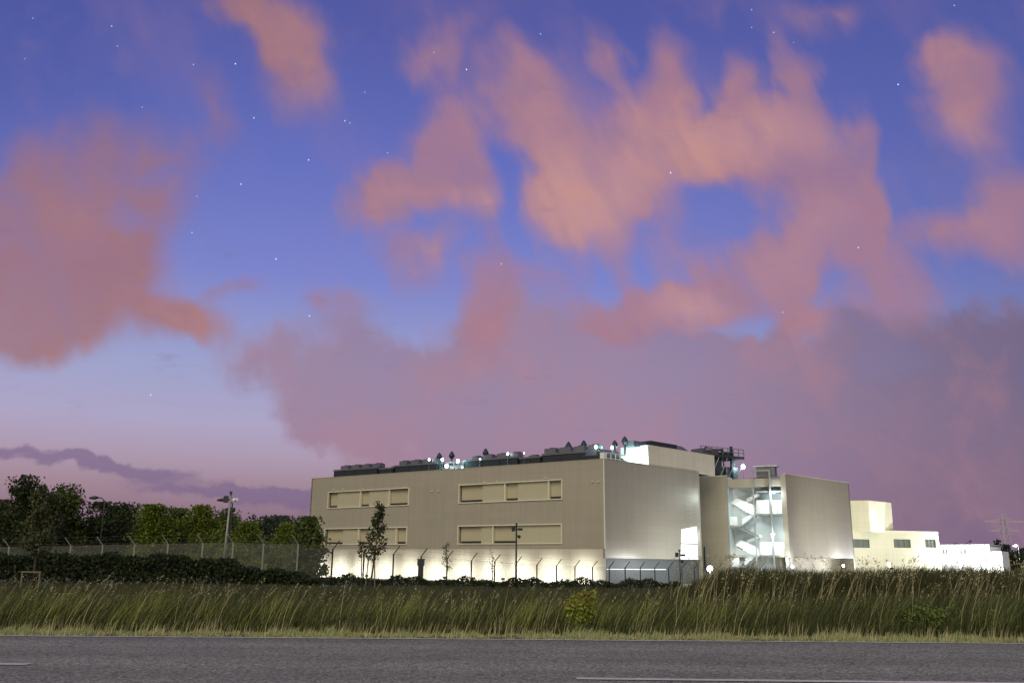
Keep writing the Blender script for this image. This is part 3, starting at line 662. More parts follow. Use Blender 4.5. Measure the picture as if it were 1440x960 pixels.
# equipment on the right side edge before the penthouse
e = empty('side_cooler', tuple(Cp+rd*3+Z*ZR), 'teal lit cooling unit behind the parapet, right of the corner', 'cooling unit')
MB().box(Cp - rn*4.5 + rd*1.2 + Z*ZR, rd*5.6, rn*2.6, Z*1.1).build('coil_housing', M['darkmetal'], e)
for i in range(3): MB().box(Cp - rn*4.3 + rd*(1.4+i*1.8) + Z*(ZR+1.12), rd*1.4, rn*2., Z*.9).build('fan_housing', M['greymetal'], e)
lt = MB()
for i in range(5): lt.box(Cp - rn*1.4 + rd*(2.2+i*1.0) + Z*ZR, rd*.09, rn*.09, Z*1.5)
lt.box(Cp - rn*1.4 + rd*2.2 + Z*(ZR+1.4), rd*4.1, rn*.08, Z*.1); lt.box(Cp - rn*1.4 + rd*2.2 + Z*(ZR+.7), rd*4.1, rn*.08, Z*.1); lt.build('guard_rail', M['white'], e)
# penthouse screen
Ph = szr(912, 640); pS = Ph[0]; zP0 = szr(912, 625)[1]
pe = empty('roof_screen', tuple(Cp+rd*pS+Z*ZR), 'pale screen wall box along the right roof edge, brightly lit on its left end', 'roof enclosure')
PL = 17.; 
MB().quadbox([Cp+rd*pS-rn*.05+Z*(ZT+.075), Cp+rd*(pS+PL)-rn*.05+Z*(ZT-.35), Cp+rd*(pS+PL)-rn*.3+Z*(ZT-.35), Cp+rd*pS-rn*.3+Z*(ZT+.075)],
             [Cp+rd*pS-rn*.05+Z*zP0, Cp+rd*(pS+PL)-rn*.05+Z*zP0, Cp+rd*(pS+PL)-rn*.3+Z*zP0, Cp+rd*pS-rn*.3+Z*zP0]).build('side_screen', M['base'], pe)
fw = 4.6
MB().box(Cp+rd*(pS+.01)-rn*.31+Z*(ZR), fd*0-rn*fw, rd*.25, Z*(zP0-ZR-.02)).build('end_screen', M['white'], pe)
MB().box(Cp+rd*(pS+.3)-rn*(fw+.3)+Z*(zP0-.5), rd*(PL-.5), rn*(fw-.1), Z*.3).build('screen_roof', M['greymetal'], pe)
lp_ = Cp + rd*(pS-2.6) - rn*2.2 + Z*(ZR+1.2)
fl = empty('roof_floodlight', (lp_.x, lp_.y, ZR), 'cyan white floodlight shining on the left end of the roof screen', 'floodlight')
MB().tube([(lp_.x, lp_.y, ZR), tuple(lp_ - Z*.15)], .05, 6).build('bracket', M['greymetal'], fl); MB().cbox(lp_, .4, .3, .3, fang).build('lamp_head', M['lamp'], fl)
light('flood_light', 'POINT', tuple(lp_ + rd*.4), 1500, (.6, 1., .93), fl, .2)
# plant on the screen
pe2 = empty('ventilation_unit', tuple(Cp+rd*(pS+4)-rn*3+Z*zP0), 'dark ventilation unit with rounded end lying on the roof screen', 'ventilation unit')
MB().box(Cp+rd*(pS-1.5)-rn*3.2+Z*(zP0-.19), rd*3, rn*1.8, Z*.75).build('duct', M['greymetal'], pe2)
MB().box(Cp+rd*(pS+2)-rn*3.2+Z*(zP0-.19), rd*6.5, rn*2.2, Z*1.05).build('duct', M['darkmetal'], pe2)
c0 = Cp+rd*(pS+8.6)-rn*2.1+Z*(zP0+.05)
MB().tube([c0, c0+rd*2.2, c0+rd*4.2], [.95, .95, .45], 16).build('round_duct', M['greymetal'], pe2, True)
# platform frame behind the wing
def steel(pix, Y, label):
    e = empty('plant_platform', tuple(PY(pix[0], 668, Y)), label, 'steel platform'); return e
Yp = 142.
pf = steel((1015,), Yp, 'dark steel platform with tanks and railings behind the stair wing')
A = PY(987, 668, Yp); Bq = PY(1048, 668, Yp+5); A.z = Bq.z = 0; d = (Bq-A).normalized(); n = Vector((-d.y, d.x, 0)); L = (Bq-A).length
def zof(y, Y): return PY(1015, y, Y).z
zt = zof(640, Yp); ztt = zof(627, Yp)
bm_ = MB()
for i in range(6):
    for q in (0, 4.): bm_.box(A + d*(L-.25)*i/5 + n*q, d*.25, n*.25, Z*(zt-ZR))
bm_.box(A + Z*zt, d*L, n*4.4, Z*.35); bm_.build('frame', M['darkmetal'], pf)
for i in range(5): MB().tube([A + d*(L*i/5) + Z*(ZR+.1), A + d*(L*(i+1)/5) + Z*(zt-.1)], .07, 6).build('brace', M['greymetal'], pf)
MB().box(A + d*(L*.55) + n*.4 + Z*(zt+.36), d*2.2, n*2.2, Z*(ztt-zt-.9)).build('air_handler', M['darkmetal'], pf)
MB().tube([A + d*1.2 + n*.2 + Z*(zt+1.2), A + d*(L*.5) + n*.2 + Z*(zt+1.2), A + d*(L*.55) + n*.2 + Z*(ZR+.4)], .28, 10).build('duct', M['greymetal'], pf, True)
MB().box(A + d*(L*.66) + n*.9 + Z*ZR, d*2.6, n*2.2, Z*2.2).build('air_handler', M['greymetal'], pf)
rl = MB()
for i in range(9): rl.box(A + d*(L-.08)*i/8 + Z*(zt+.36), d*.08, n*.08, Z*(ztt-zt-.3))
for zz in (.5, 1.): rl.box(A + Z*(zt+.35+(ztt-zt-.3)*zz-.05), d*L, n*.07, Z*.09)
rl.build('railing', M['greymetal'], pf)
MB().box(A + d*1.9 + n*.5 + Z*(ZR), d*3.0, n*2.6, Z*(zt-ZR-.5)).build('air_handler', M['darkmetal'], pf)
MB().box(A + d*.9 + n*.6 + Z*(zt+.36), d*3.6, n*2.6, Z*(ztt-zt-.55)).build('air_handler', M['greymetal'], pf)
MB().box(A + d*3.6 + n*.9 + Z*ZR, d*2.4, n*2.2, Z*1.3).build('air_handler', M['darkmetal'], pf)
MB().tube([A+d*(L-1.2)+n*1+Z*ZR, A+d*(L-1.2)+n*1+Z*(ztt-ZR-.6)], .5, 14).build('tank', M['darkmetal'], pf, True)
MB().box(A + d*(L-2.4) + n*.5 + Z*(ZR), d*.35, n*.35, Z*(ztt-ZR+.5)).build('mast', M['darkmetal'], pf)
rooflamp(1045, 656, 0, 'bluish lamp at the right foot of the dark steel platform', 250, .32, plane=(A + d*0, -n))
# box with railing on wing roof above stair
e = empty('roof_hatch_box', tuple(wC + wfd*3 - wfn*1.5 + Z*ZW), 'grey boxed roof outlet with rail above the stair recess', 'roof outlet')
s0, z0 = SP(1088, 664); s1, _ = SP(1062, 664); ztop = SP(1075, 655)[1]
MB().box(wC + wfd*s0 - wfn*2.4 + Z*(ZW-.3), wfd*(s1-s0), wfn*1.6, Z*(ztop-ZW+.3)).build('box', M['greymetal'], e)
MB().box(wC + wfd*(s0-.4) - wfn*2.5 + Z*(ztop+.01), wfd*(s1-s0+.8), wfn*1.9, Z*.12).build('cover', M['stairwall'], e)

# ------------------------------------------------------------------ cream building, right
def prism(x0, y0, x1, y1, z, depth, Y0=None):
    p, q = PZ(x0, y0, z), PZ(x1, y1, z); p.z = q.z = 0; return p, q
Bc = empty('cream_office_building', tuple(PY(1260, 796, 168)), 'cream two-storey block with grey-green windows and taller box on its roof', 'building'); Bc.location.z = ZG
zc = 7.55; p, q = prism(1190, 744.6, 1319, 748, zc, 14); d = (q-p).normalized(); n = Vector((-d.y, d.x, 0)); L = (q-p).length
cs = lambda x, y: sz(x, y, p, d, -n)
wins = []
for (xa, xb) in ((1200, 1223), (1257, 1281), (1301, 1316.5)):
    s0, s1 = cs(xa, 765)[0], cs(xb, 765)[0]; z1 = cs(xa, 757.5)[1]; z0 = cs(xa, 769.5)[1]; wins.append((s0, s1, z0, z1))
wall_holes(MB(), p, d, -n, 0, L, ZG, zc, wins).build('wall', M['cream'], Bc)
for (s0, s1, z0, z1) in wins:
    fo = MB().box(p + d*(s0+.02) + n*.18 + Z*(z0+.02), d*(s1-s0-.04), n*.05, Z*(z1-z0-.04)).build('window', M['greenglass'], Bc)
    fr = MB(); k = 3
    for i in range(k+1): fr.box(p + d*(s0+.02+(s1-s0-.12)*i/k) + n*.1 + Z*(z0+.02), d*.08, n*.075, Z*(z1-z0-.04))
    fr.build('frame', M['greymetal'], fo)
MB().box(p + n*.36 + Z*(zc-.5), d*L, n*14, Z*.3).build('roof', M['roof'], Bc)
MB().box(p + d*(L-.35) + n*.352 + Z*ZG, d*.35, n*14, Z*(zc-ZG)).build('end_wall', M['cream'], Bc)
MB().box(p + n*(-.04) + Z*(zc+.002), d*(L+.04), n*.45, Z*.1).build('parapet_cap', M['frame'], Bc)
# upper box: left face and right face
zt = 13.1; c1 = PZ(1221, 703.2, zt); c0 = PZ(1190, 703.8, zt); c2 = PZ(1253, 706.5, zt)
for v_ in (c0, c1, c2): v_.z = 0
back = Vector((0, 12, 0)); c0b = c0 + Vector((0, .0, 0))
c0 = c1 + Vector((-7, 2.5, 0))
MB().quadbox([c0+Z*(zc-.3), c1+Z*(zc-.3), c2+Z*(zc-.3), c2+back+Z*(zc-.3), c0+back+Z*(zc-.3)], [c0+Z*zt, c1+Z*zt, c2+Z*zt, c2+back+Z*zt, c0+back+Z*zt]).build('upper_box', M['cream'], Bc)
s, z = sz(1228, 722, c1, (c2-c1).normalized(), Vector(((c2-c1).y, -(c2-c1).x, 0)).normalized())
pt = c1 + (c2-c1).normalized()*s; MB().cbox((pt.x, pt.y-.15, z), .45, .3, .6).build('lamp_glint_box', M['lampw'], Bc)
light('wall_light', 'POINT', (pt.x, pt.y-1.3, z-.3), 60, (1, .95, .8), Bc, .2)
# low white building
Bl = empty('low_white_hall', tuple(PY(1355, 792, 190)), 'low floodlit white hall with a stepped down end, right of the cream block', 'building'); Bl.location.z = ZG
zl = 5.6; p2, q2 = prism(1312, 765.3, 1391, 765, zl, 10); d2 = (q2-p2).normalized(); n2 = Vector((-d2.y, d2.x, 0)); L2 = (q2-p2).length
wl2 = []
for (xa, xb) in ((1326, 1328), (1330, 1332), (1350.5, 1352.5), (1355, 1359), (1362.5, 1364)):
    wl2.append((sz(xa, 775, p2, d2, -n2)[0], sz(xb, 775, p2, d2, -n2)[0], sz(1350, 778, p2, d2, -n2)[1], sz(1350, 772.5, p2, d2, -n2)[1]))
wall_holes(MB(), p2, d2, -n2, 0, L2, ZG, zl, wl2).build('wall', M['white'], Bl)
for (s0, s1, z0, z1) in wl2: MB().box(p2 + d2*(s0+.01) + n2*.2 + Z*(z0+.01), d2*(s1-s0-.02), n2*.05, Z*(z1-z0-.02)).build('window', M['greenglass'], Bl)
MB().box(p2 + n2*.36 + Z*(zl-.4), d2*L2, n2*12, Z*.3).build('roof', M['roof'], Bl)
MB().box(p2 + d2*(L2-.35) + n2*.352 + Z*ZG, d2*.35, n2*12, Z*(zl-ZG)).build('end_wall', M['white'], Bl)
MB().box(p2 + d2*(L2+.01) + n2*1 + Z*ZG, d2*2.0, n2*8, Z*(4.2-ZG)).build('annex', M['white'], Bl)

# ------------------------------------------------------------------ floodlights washing the walls
def floodlight(pos, target, energy, label, group, spot=75, colr=(.98, 1., .90), blend=.35, r=.12, hd=.28, proto=[None]):
    pos = Vector(pos); e = empty('ground_floodlight', (pos.x, pos.y, ZG), label, 'floodlight', group)
    t = (Vector(target)-pos).normalized(); ang = math.atan2(t.y, t.x)-math.pi/2
    MB().tube([(pos.x, pos.y, ZG), (pos.x, pos.y, pos.z-.1)], .05, 6).build('post', M['postmetal'], e)
    MB().cbox(pos, .42, hd, .3, ang).build('lamp_head', M['darkmetal'], e)
    MB().cbox(pos + t*(hd/2+.02), .36, .03, .24, ang).build('lens', M['lampw'], e)
    light('wash_light', 'SPOT', tuple(pos + t*(hd/2+.12)), energy, colr, e, r, spot, target, blend)
nf = 11
for i in range(nf):
    s = 3.2 + (FL-6)*i/(nf-1); a = Cp + fd*s + fn*4.0; a.z = ZG+.5
    t = Cp + fd*s - fn*.4; t.z = -.9
    floodlight(a, t, 1600, 'small ground floodlight washing the pale base of the long tan block', 'floodlights along the long wall', 92, blend=1.)
# flood by the corner of the stair wing, seen straight on
def glare(x, y, Y, r, e, label, h=None):
    p = PY(x, y, Y); em = empty('yard_lamp', (p.x, p.y, ZG), label, 'lamp', 'bright lamps standing in the yard')
    MB().tube([(p.x, p.y, ZG), (p.x, p.y, p.z-r*.8)], .07, 6).build('post', M['postmetal'], em)
    MB().ball(p, r, 12).build('bulb', M['lampw'], em, True)
    light('yard_light', 'POINT', (p.x, p.y-.2-r, p.z+.1), e, (.95, .98, 1.), em, r)
    return em
glare(998, 799, 125, .40, 3000, 'dazzling white lamp at ground level left of the stair recess')
glare(1114.5, 796, 136.3, .2, 700, 'white lamp under the left corner of the overhang, right of the stair')
glare(1186, 795, 147.5, .2, 500, 'white lamp under the right end of the overhang')
glare(1250, 793, 158, .28, 5200, 'dazzling lamp in front of the cream block, below its middle window')
glare(1313, 789, 165, .2, 5000, 'bright lamp in front of the right end of the cream block')
glare(1391, 783, 183, .3, 16000, 'bright lamp at the stepped down end of the low white hall')
glare(1342, 787, 184, .25, 16000, 'bright lamp in front of the middle of the low white hall')
glare(343, 797, 92, .33, 700, 'left one of two small white lamps glowing under the trees')
glare(358, 798, 92, .36, 900, 'right one of two small white lamps glowing under the trees')
glare(436, 797, 100, .2, 1100, 'white lamp low at the left end of the long tan block')
# wash on the satin right faces from lamps in the yard
a = wC + wrd*7 + wrn*12; a.z = .6; t = wC + wrd*9; t.z = 6
floodlight(a, t, 3800, 'yard floodlight aimed up at the overhanging face of the stair wing', 'yard floodlights', 80, (1., .95, .85), .8)

# ------------------------------------------------------------------ security fence
def meshmat():
    m = mat('chain_link', (.42, .44, .42), .45, .5); t = m.node_tree; b = t.nodes['Principled BSDF']; out = t.nodes['Material Output']
    g = t.nodes.new('ShaderNodeNewGeometry'); s = t.nodes.new('ShaderNodeSeparateXYZ'); t.links.new(g.outputs['Position'], s.inputs[0])
    def Mx(op, a, bb=None):
        n = t.nodes.new('ShaderNodeMath'); n.operation = op
        for i, q in enumerate((a, bb)):
            if q is None: continue
            if isinstance(q, bpy.types.NodeSocket): t.links.new(q, n.inputs[i])
            else: n.inputs[i].default_value = q
        return n.outputs[0]
    h = Mx('ADD', s.outputs[0], Mx('MULTIPLY', s.outputs[1], .5))
    def wire(v): return Mx('LESS_THAN', Mx('FRACT', Mx('DIVIDE', v, .07)), .10)
    al = Mx('MAXIMUM', wire(Mx('ADD', h, s.outputs[2])), wire(Mx('SUBTRACT', h, s.outputs[2])))
    tr = t.nodes.new('ShaderNodeBsdfTransparent'); mx = t.nodes.new('ShaderNodeMixShader')
    t.links.new(al, mx.inputs[0]); t.links.new(tr.outputs[0], mx.inputs[1]); t.links.new(b.outputs[0], mx.inputs[2]); t.links.new(mx.outputs[0], out.inputs[0])
    return m
M['mesh'] = meshmat()
def fence(posts, tops, lean, label, hh, mesh=True):
    """posts: ground points; hh: post height to the bend; lean: direction of the outrigger"""
    e = empty('security_fence', tuple(posts[0]), label, 'fence')
    for p in posts:
        p = Vector(p); b = MB(); b.tube([p - Z*.1, p + Z*hh], .05, 8); b.tube([p + Z*(hh-.02), p + Z*(hh+.5) + lean*.42], .032, 6)
        b.build('post', M['postmetal'] if mesh is True else M['fencepale'], e)
    sh = MB()
    for a, c in zip(posts[:-1], posts[1:]):
        n0 = len(sh.v); a, c = Vector(a), Vector(c); sh.v += [tuple(a+Z*.05), tuple(c+Z*.05), tuple(c+Z*hh), tuple(a+Z*hh)]; sh.f.append((n0, n0+1, n0+2, n0+3))
    sh.build('mesh_panel', M['mesh'], e)
    wr = MB()
    for a, c in zip(posts[:-1], posts[1:]):
        a, c = Vector(a), Vector(c)
        for q in (.1, .3, .49): wr.tube([a + Z*(hh+q) + lean*q*.84, c + Z*(hh+q) + lean*q*.84], .004, 4, False)
        wr.tube([a+Z*hh, c+Z*hh], .006, 4, False)
    wr.build('barbed_wire', M['greymetal'], e)
    return e
M['fencepale'] = mat('galvanised_post', (.30, .32, .29), .5, .3, var=.35, vscale_=6)
pts = []
for k in range(-1, 25):
    x = (467+52.25*k)/(1+.0348*k) if False else (467 + (36.0+755*.0348)*0 + (39.0+755*.0348-13.0)*0 + 0*k)
    x = (467 + 62.27*k*1.0)/(1+.0348*k) if k >= 0 else 418
    Y = 54.7*(1+.0348*k) if k >= 0 else 53.2
    pt = PY(x, 790, Y); pt.z = gh(pt.x, pt.y)+.02; pts.append(pt)
HB = 2.25
fence(pts, None, Vector((.9, -.3, 0)).normalized(), 'bent-top dark security fence running in front of the long tan block', HB)
pl = []
for i, x in enumerate((-160,-118,-76,-33,10, 52, 97, 142, 187, 234, 283, 326, 369, 417.9)):
    Y = 60.5 - (x-10)/408*7.5; pt = PY(x, 790, Y); pt.z = gh(pt.x, pt.y)+.18*(1-sm(300, 420, x))+.12; pl.append(pt)
fence(pl, None, Vector((-.7, -.7, 0)).normalized(), 'pale-post security fence with mesh standing above the dark hedge on the left', HB+.05, 2)

# ------------------------------------------------------------------ poles
def cctv(x, ybase_Y, ytop, label, lean=0, r=.06, pale=False, s=1.):
    Y = ybase_Y; p = PY(x, ytop, Y); g = Vector((p.x - lean, p.y, 0)); g.z = gh(g.x, g.y)
    e = empty('camera_pole', tuple(g), label, 'camera pole')
    MB().tube([g, p], [r*1.15, r*.8], 10).build('pole', M['fencepale' if pale else 'postmetal'], e, True)
    for (dx_, dz_, w_, h_, nm) in ((-.2, -.28, .2, .3, 'spotlight'), (.24, -.3, .2, .24, 'camera'), (.17, -.75, .16, .2, 'dome_camera'), (0., .02, .1, .12, 'cap')):
        q = p + Vector((dx_*s, -.02, dz_*s))
        b = MB()
        if nm == 'dome_camera': b.ball(q, .11*s, 10); b.tube([q+Z*.05, Vector((p.x, p.y, q.z+.1))], .02, 6)
        elif nm == 'camera': b.cbox(q, w_*s, .34*s, h_*s*.6, .3); b.tube([q, Vector((p.x, p.y, q.z))], .025, 6); b.tube([q+Vector((0, -.2*s, 0)), q+Vector((0, -.26*s, 0))], .07*s, 10)
        else: b.cbox(q, w_*s, .18*s, h_*s, .15)
        b.build(nm, M['darkmetal'] if not pale or nm != 'camera' else M['white'], e)
    b = MB(); b.tube([p+Vector((-.2*s, 0, -.28*s)), p+Vector((.26*s, 0, -.28*s))], .022, 6); b.build('bracket', M['darkmetal'], e)
cctv(726.3, 58, 737, 'slim dark camera pole with two heads in front of the right window band')
cctv(325, 48, 693, 'tall grey camera pole above the hedge on the left', lean=.12, r=.06, pale=True, s=1.15)
cctv(955.5, 86, 774, 'short camera pole in front of the glowing white panel beside the stair wing', r=.05, s=1.3)
# intercom post
p = PY(592, 791, 52); g = Vector((p.x, p.y, gh(p.x, p.y))); e = empty('control_post', tuple(g), 'squat dark control box on a thick post before the fence', 'control box')
MB().box(g + Vector((-.14, -.1, -.05)), (.28, 0, 0), (0, .2, 0), Z*(p.z-g.z-.1)).build('post', M['darkmetal'], e)
MB().box(p + Vector((-.19, -.15, -.16)), (.38, 0, 0), (0, .30, 0), Z*.34).build('box', M['darkmetal'], e)
MB().box(p + Vector((-.22, -.18, .185)), (.44, 0, 0), (0, .36, 0), Z*.04).build('lid', M['darkmetal'], e)
# street lamps
def street_lamp(x, y, Y, label, arm=.9, lit=False, r=.06):
    p = PY(x, y, Y); bx = p.x + arm; g = Vector((bx, Y, gh(bx, Y) if Y < 100 else ZG)); e = empty('street_lamp', tuple(g), label, 'street lamp')
    MB().tube([g, Vector((bx, Y, p.z-.25)), Vector((bx-arm*.3, Y, p.z)), Vector((bx-arm*.6, Y, p.z+.04))], [r*1.3, r, r*.7, r*.6], 8).build('pole', M['postmetal'], e, True)
    MB().tube([p + Vector((.35, 0, .04)), p + Vector((.1, 0, .03)), p+Vector((-.35, 0, 0))], [.07, .15, .07], 8).build('lamp_head', M['darkmetal'] if not lit else M['lampw'], e, True)
    if lit: light('street_light', 'POINT', (p.x, Y, p.z-.5), 300, (1, .98, .9), e, .2)
street_lamp(132, 700, 72, 'unlit thin street lamp poking above the tree line at the far left')
street_lamp(311.5, 703, 74, 'unlit thin street lamp beside the tall grey camera pole')
street_lamp(1428, 767, 150, 'lit white street lamp at the far right edge', .5, True, .09)
# distant pylon
def pylon():
    Y = 700.; b0 = PY(1418, 790, Y); b0.z = -2; zt = PY(1418, 722, Y).z; e = empty('power_pylon', tuple(b0), 'faint grey power pylon far off at the right edge', 'pylon')
    b = MB(); H = zt-b0.z; w0, w1 = 4.2, 1.2
    cor = lambda h, i: Vector((b0.x + (w0+(w1-w0)*h/H)*(1 if i in (0, 3) else -1), b0.y + (w0+(w1-w0)*h/H)*(1 if i < 2 else -1), b0.z+h))
    for i in range(4): b.tube([cor(0, i), cor(H, i)], .25, 4)
    for k in range(6):
        h0, h1 = H*k/6, H*(k+1)/6
        for i in range(4): b.tube([cor(h0, i), cor(h1, (i+1) % 4)], .1, 4); b.tube([cor(h0, (i+1) % 4), cor(h1, i)], .1, 4)
    b.build('lattice', M['pylon'], e)
    c = MB()
    for (h, wd) in ((H*.86, 15), (H*.7, 11)):
        q = Vector((b0.x, b0.y, b0.z+h))
        c.tube([q-Vector((wd, 0, 0)), q+Vector((wd, 0, 0))], .3, 4); c.tube([q-Vector((wd, 0, 0)), q+Z*2.2, q+Vector((wd, 0, 0))], .2, 4)
    c.build('cross_arm', M['pylon'], e)
M['pylon'] = mat('hazed_steel', (.55, .52, .6), .8, .0)  # pale mauve tint stands in for distance haze
pylon()

# ------------------------------------------------------------------ vegetation
rng = np.random.default_rng(11)
def mesh_np(name, v, nface, mat_, parent=None, k=4):
    """v: (nface*k,3) array, each face own verts"""
    me = bpy.data.meshes.new(name); nv = len(v)
    me.vertices.add(nv); me.vertices.foreach_set('co', v.astype(np.float32).ravel())
    me.loops.add(nface*k); me.loops.foreach_set('vertex_index', np.arange(nface*k, dtype=np.int32))
    me.polygons.add(nface); me.polygons.foreach_set('loop_start', np.arange(0, nface*k, k, dtype=np.int32))
    me.update(calc_edges=True); me.validate(); me.materials.append(mat_)
    o = bpy.data.objects.new(name, me); C.objects.link(o)
    if parent: attach(o, parent)
    return o
def leaves(c, size, spread=1.):
    """random quads at centres c (n,3)"""
    n = len(c); a = rng.normal(size=(n, 3)); a /= np.linalg.norm(a, axis=1)[:, None]; b = rng.normal(size=(n, 3)); b -= (a*b).sum(1)[:, None]*a; b /= np.linalg.norm(b, axis=1)[:, None]
    s = size*rng.uniform(.55, 1.35, (n, 1)); A = a*s; B = b*s*.62
    return np.stack([c-A*.5, c+B*.5, c+A*.5, c-B*.5], 1).reshape(-1, 3)
def crown_points(cen, rx, ry, rz, nclump, per, clump, power=.5, squash=1.):
    out = []
    d = rng.normal(size=(nclump, 3)); d /= np.linalg.norm(d, axis=1)[:, None]; r = rng.uniform(.15, 1., (nclump, 1))**power
    cc = d*r*np.array([rx, ry, rz]); cc[:, 2] *= squash
    for q in cc:
        s = clump*rng.uniform(.5, 1.3); m = int(per*rng.uniform(.5, 1.4)); out.append(q + rng.normal(size=(m, 3))*np.array([s, s, s*.75]))
    return np.concatenate(out) + np.array(cen), cc + np.array(cen)
def tree(x, ytop, wpx, Y, label, mat_, ybot=None, group='trees beyond the fence', leaf=.26, n=46, per=75, lobes=5, name='tree'):
    t = PY(x, ytop, Y); gz = gh(t.x, Y)-.05; H = t.z-gz; W = wpx/FPX*Y
    e = empty(name, (t.x, Y, gz), label, 'tree', group)
    base = Vector((t.x, Y, gz)); sway = Vector((rng.uniform(-.04, .04)*H, 0, 0))
    tr = MB(); tr.tube([base, base+Z*H*.35+sway*.4, base+Z*H*.62+sway, base+Z*H*.86+sway*1.1], [.035*H*.5, .025*H*.5, .014*H*.5, .01], 8)
    for i in range(7):
        a = rng.uniform(0, 6.28); h = H*rng.uniform(.28, .65); q = base+Z*h+sway*.6; tip = q + Vector((math.cos(a)*W*.36, math.sin(a)*W*.36, H*rng.uniform(.12, .26)))
        tr.tube([q, (q+tip)/2+Z*.1, tip], [.009*H, .006*H, .01], 6)
    tr.build('trunk', M['bark'], e, True)
    P = []
    for i in range(lobes):
        f = i/(lobes-1) if lobes > 1 else .5
        h = gz + H*(.30+.58*f); off = W*.24*(1-f*.75); cx_ = t.x + rng.uniform(-off, off) + sway.x*f; cy_ = Y + rng.uniform(-off, off)
        rx = W*.5*(1-.55*f)*rng.uniform(.8, 1.1); rz = H*.155*rng.uniform(.8, 1.15)
        p_, _ = crown_points((cx_, cy_, h), rx, rx*.9, rz, n//lobes+3, per, W*.055+.12, .6); P.append(p_)
    P = np.concatenate(P); P = P[P[:, 2] < t.z+.15]
    mesh_np('crown', leaves(P, leaf), len(P), mat_, e)
    return e
T = [ # x, ytop, w, Y, mat, label
 (43, 671, 62, 76, 'leaf_dark', 'tallest dark tree at the left edge, behind the fence', 7),
 (8, 705, 50, 80, 'leaf_dark', 'dark round tree cut by the left edge of the view', 5),
 (72, 692, 44, 78, 'leaf_grey', 'greyish loose tree just right of the tallest dark one', 6),
 (104, 682, 58, 82, 'leaf_mid', 'second tallest tree, green, with a broad double top', 6),
 (146, 708, 52, 84, 'leaf_dark', 'dark tree next to the thin unlit street lamp', 5),
 (176, 708, 56, 90, 'leaf_dark', 'low dark tree between the street lamp and the yellow-green tree', 5),
 (215, 711, 60, 82, 'leaf_bright', 'broad yellow-green tree in the middle of the left tree line', 5),
 (254, 716, 50, 88, 'leaf_mid', 'mid green tree right of the broad yellow-green one', 5),
 (288, 712, 56, 84, 'leaf_bright', 'lit green tree directly left of the tall grey camera pole', 5),
 (318, 716, 44, 90, 'leaf_mid', 'green tree standing behind the tall grey camera pole', 5),
 (346, 735, 44, 80, 'leaf_bright', 'small bright green tree over the two low white lamps', 4),
 (376, 727, 60, 112, 'leaf_blue', 'far bluish dark tree left of the tan block', 5),
 (401, 726, 46, 118, 'leaf_blue', 'far bluish dark tree nearest the tan block', 4),
 (412, 736, 48, 84, 'leaf_bright', 'bright green floodlit tree just left of the tan block', 5),
 (434, 728, 40, 72, 'leaf_mid', 'thin airy tree overlapping the left edge of the tan block', 5),
 (-40, 690, 70, 80, 'leaf_dark', 'dark tree just outside the left edge of the view', 5)]
for (x, yt, w_, Y, mt, lb, lobes) in T:
    if x < 0: continue
    tree(x, yt, w_*1.4, Y, lb, M[mt], lobes=lobes, n=84, per=95, leaf=.27)
# dense background wood behind the trees, low
P = []
for x in range(-80, 436, 9):
    Y = 118+rng.uniform(-4, 8); yt = 728+rng.uniform(-6, 8); t = PY(x, yt, Y); h = t.z+1.8
    p_, _ = crown_points((t.x, Y, -1.8+h*.5), 2.0, 2.0, h*.5, 24, 60, .45, .6); P.append(p_[p_[:, 2] > -1.8])
P = np.concatenate(P); tag(mesh_np('background_wood', leaves(P, .42), len(P), M['leaf_blue']), 'dark low wood filling the gaps behind the left tree line', 'wood', kind='stuff')
P = []
for (x, yt, Y) in ((1312, 764, 420), (1322, 765, 430), (1345, 765, 440), (1365, 762, 430), (1396, 764, 300), (1403, 761, 300), (1411, 767, 310), (1436, 767, 400), (1450, 764, 400), (1425, 774, 380), (1480, 765, 400), (1385, 770, 380)):
    t = PY(x, yt, Y); h = t.z+2; p_, _ = crown_points((t.x, Y, -2+h*.5), 3.2*Y/300, 3, h*.5, 30, 40, .8, .6); P.append(p_)
P = np.concatenate(P); tag(mesh_np('far_wood', leaves(P, 1.1), len(P), M['leaf_blue']), 'far dark wood on the horizon behind the low white hall', 'wood', kind='stuff')
# hedge
def hedge(name, pix, Y, label, mt, dens=900, size=.13, depth=1.4, yb=None):
    """pix: list of (x, ytop)"""
    P = []
    for (xa, ya), (xb, yb_) in zip(pix[:-1], pix[1:]):
        A_, B_ = PY(xa, ya, Y), PY(xb, yb_, Y); L_ = abs(B_.x-A_.x); m = int(dens*L_)
        f = rng.uniform(0, 1, m); X = A_.x+(B_.x-A_.x)*f; top = A_.z+(B_.z-A_.z)*f + .10*np.sin(X*2.1)+.07*np.sin(X*5.3+1)
        yv = Y + rng.uniform(0, depth, m); g = np.array([gh(xx, Y) for xx in X]); hh = np.maximum(top-g, .12)
        zz = g + hh*np.minimum(1, rng.uniform(0, 1.06, m)**.6) + rng.normal(size=m)*.03; P.append(np.stack([X, yv, zz], 1))
    P = np.concatenate(P); o = mesh_np(name, leaves(P, size), len(P), mt); return tag(o, label, 'hedge')
hedge('hedge', [(-160, 779), (120, 781), (230, 782), (300, 787), (345, 797), (400, 806), (440, 811)], 46, 'dark dense hedge in front of the pale-post fence on the left', M['hedge'], 1100, .17, 1.6)
hedge('low_hedge', [(440, 811), (600, 814), (700, 816), (860, 817), (960, 818)], 47, 'very low dark hedge below the fence of the tan block', M['hedge'], 500, .12, 1.2)
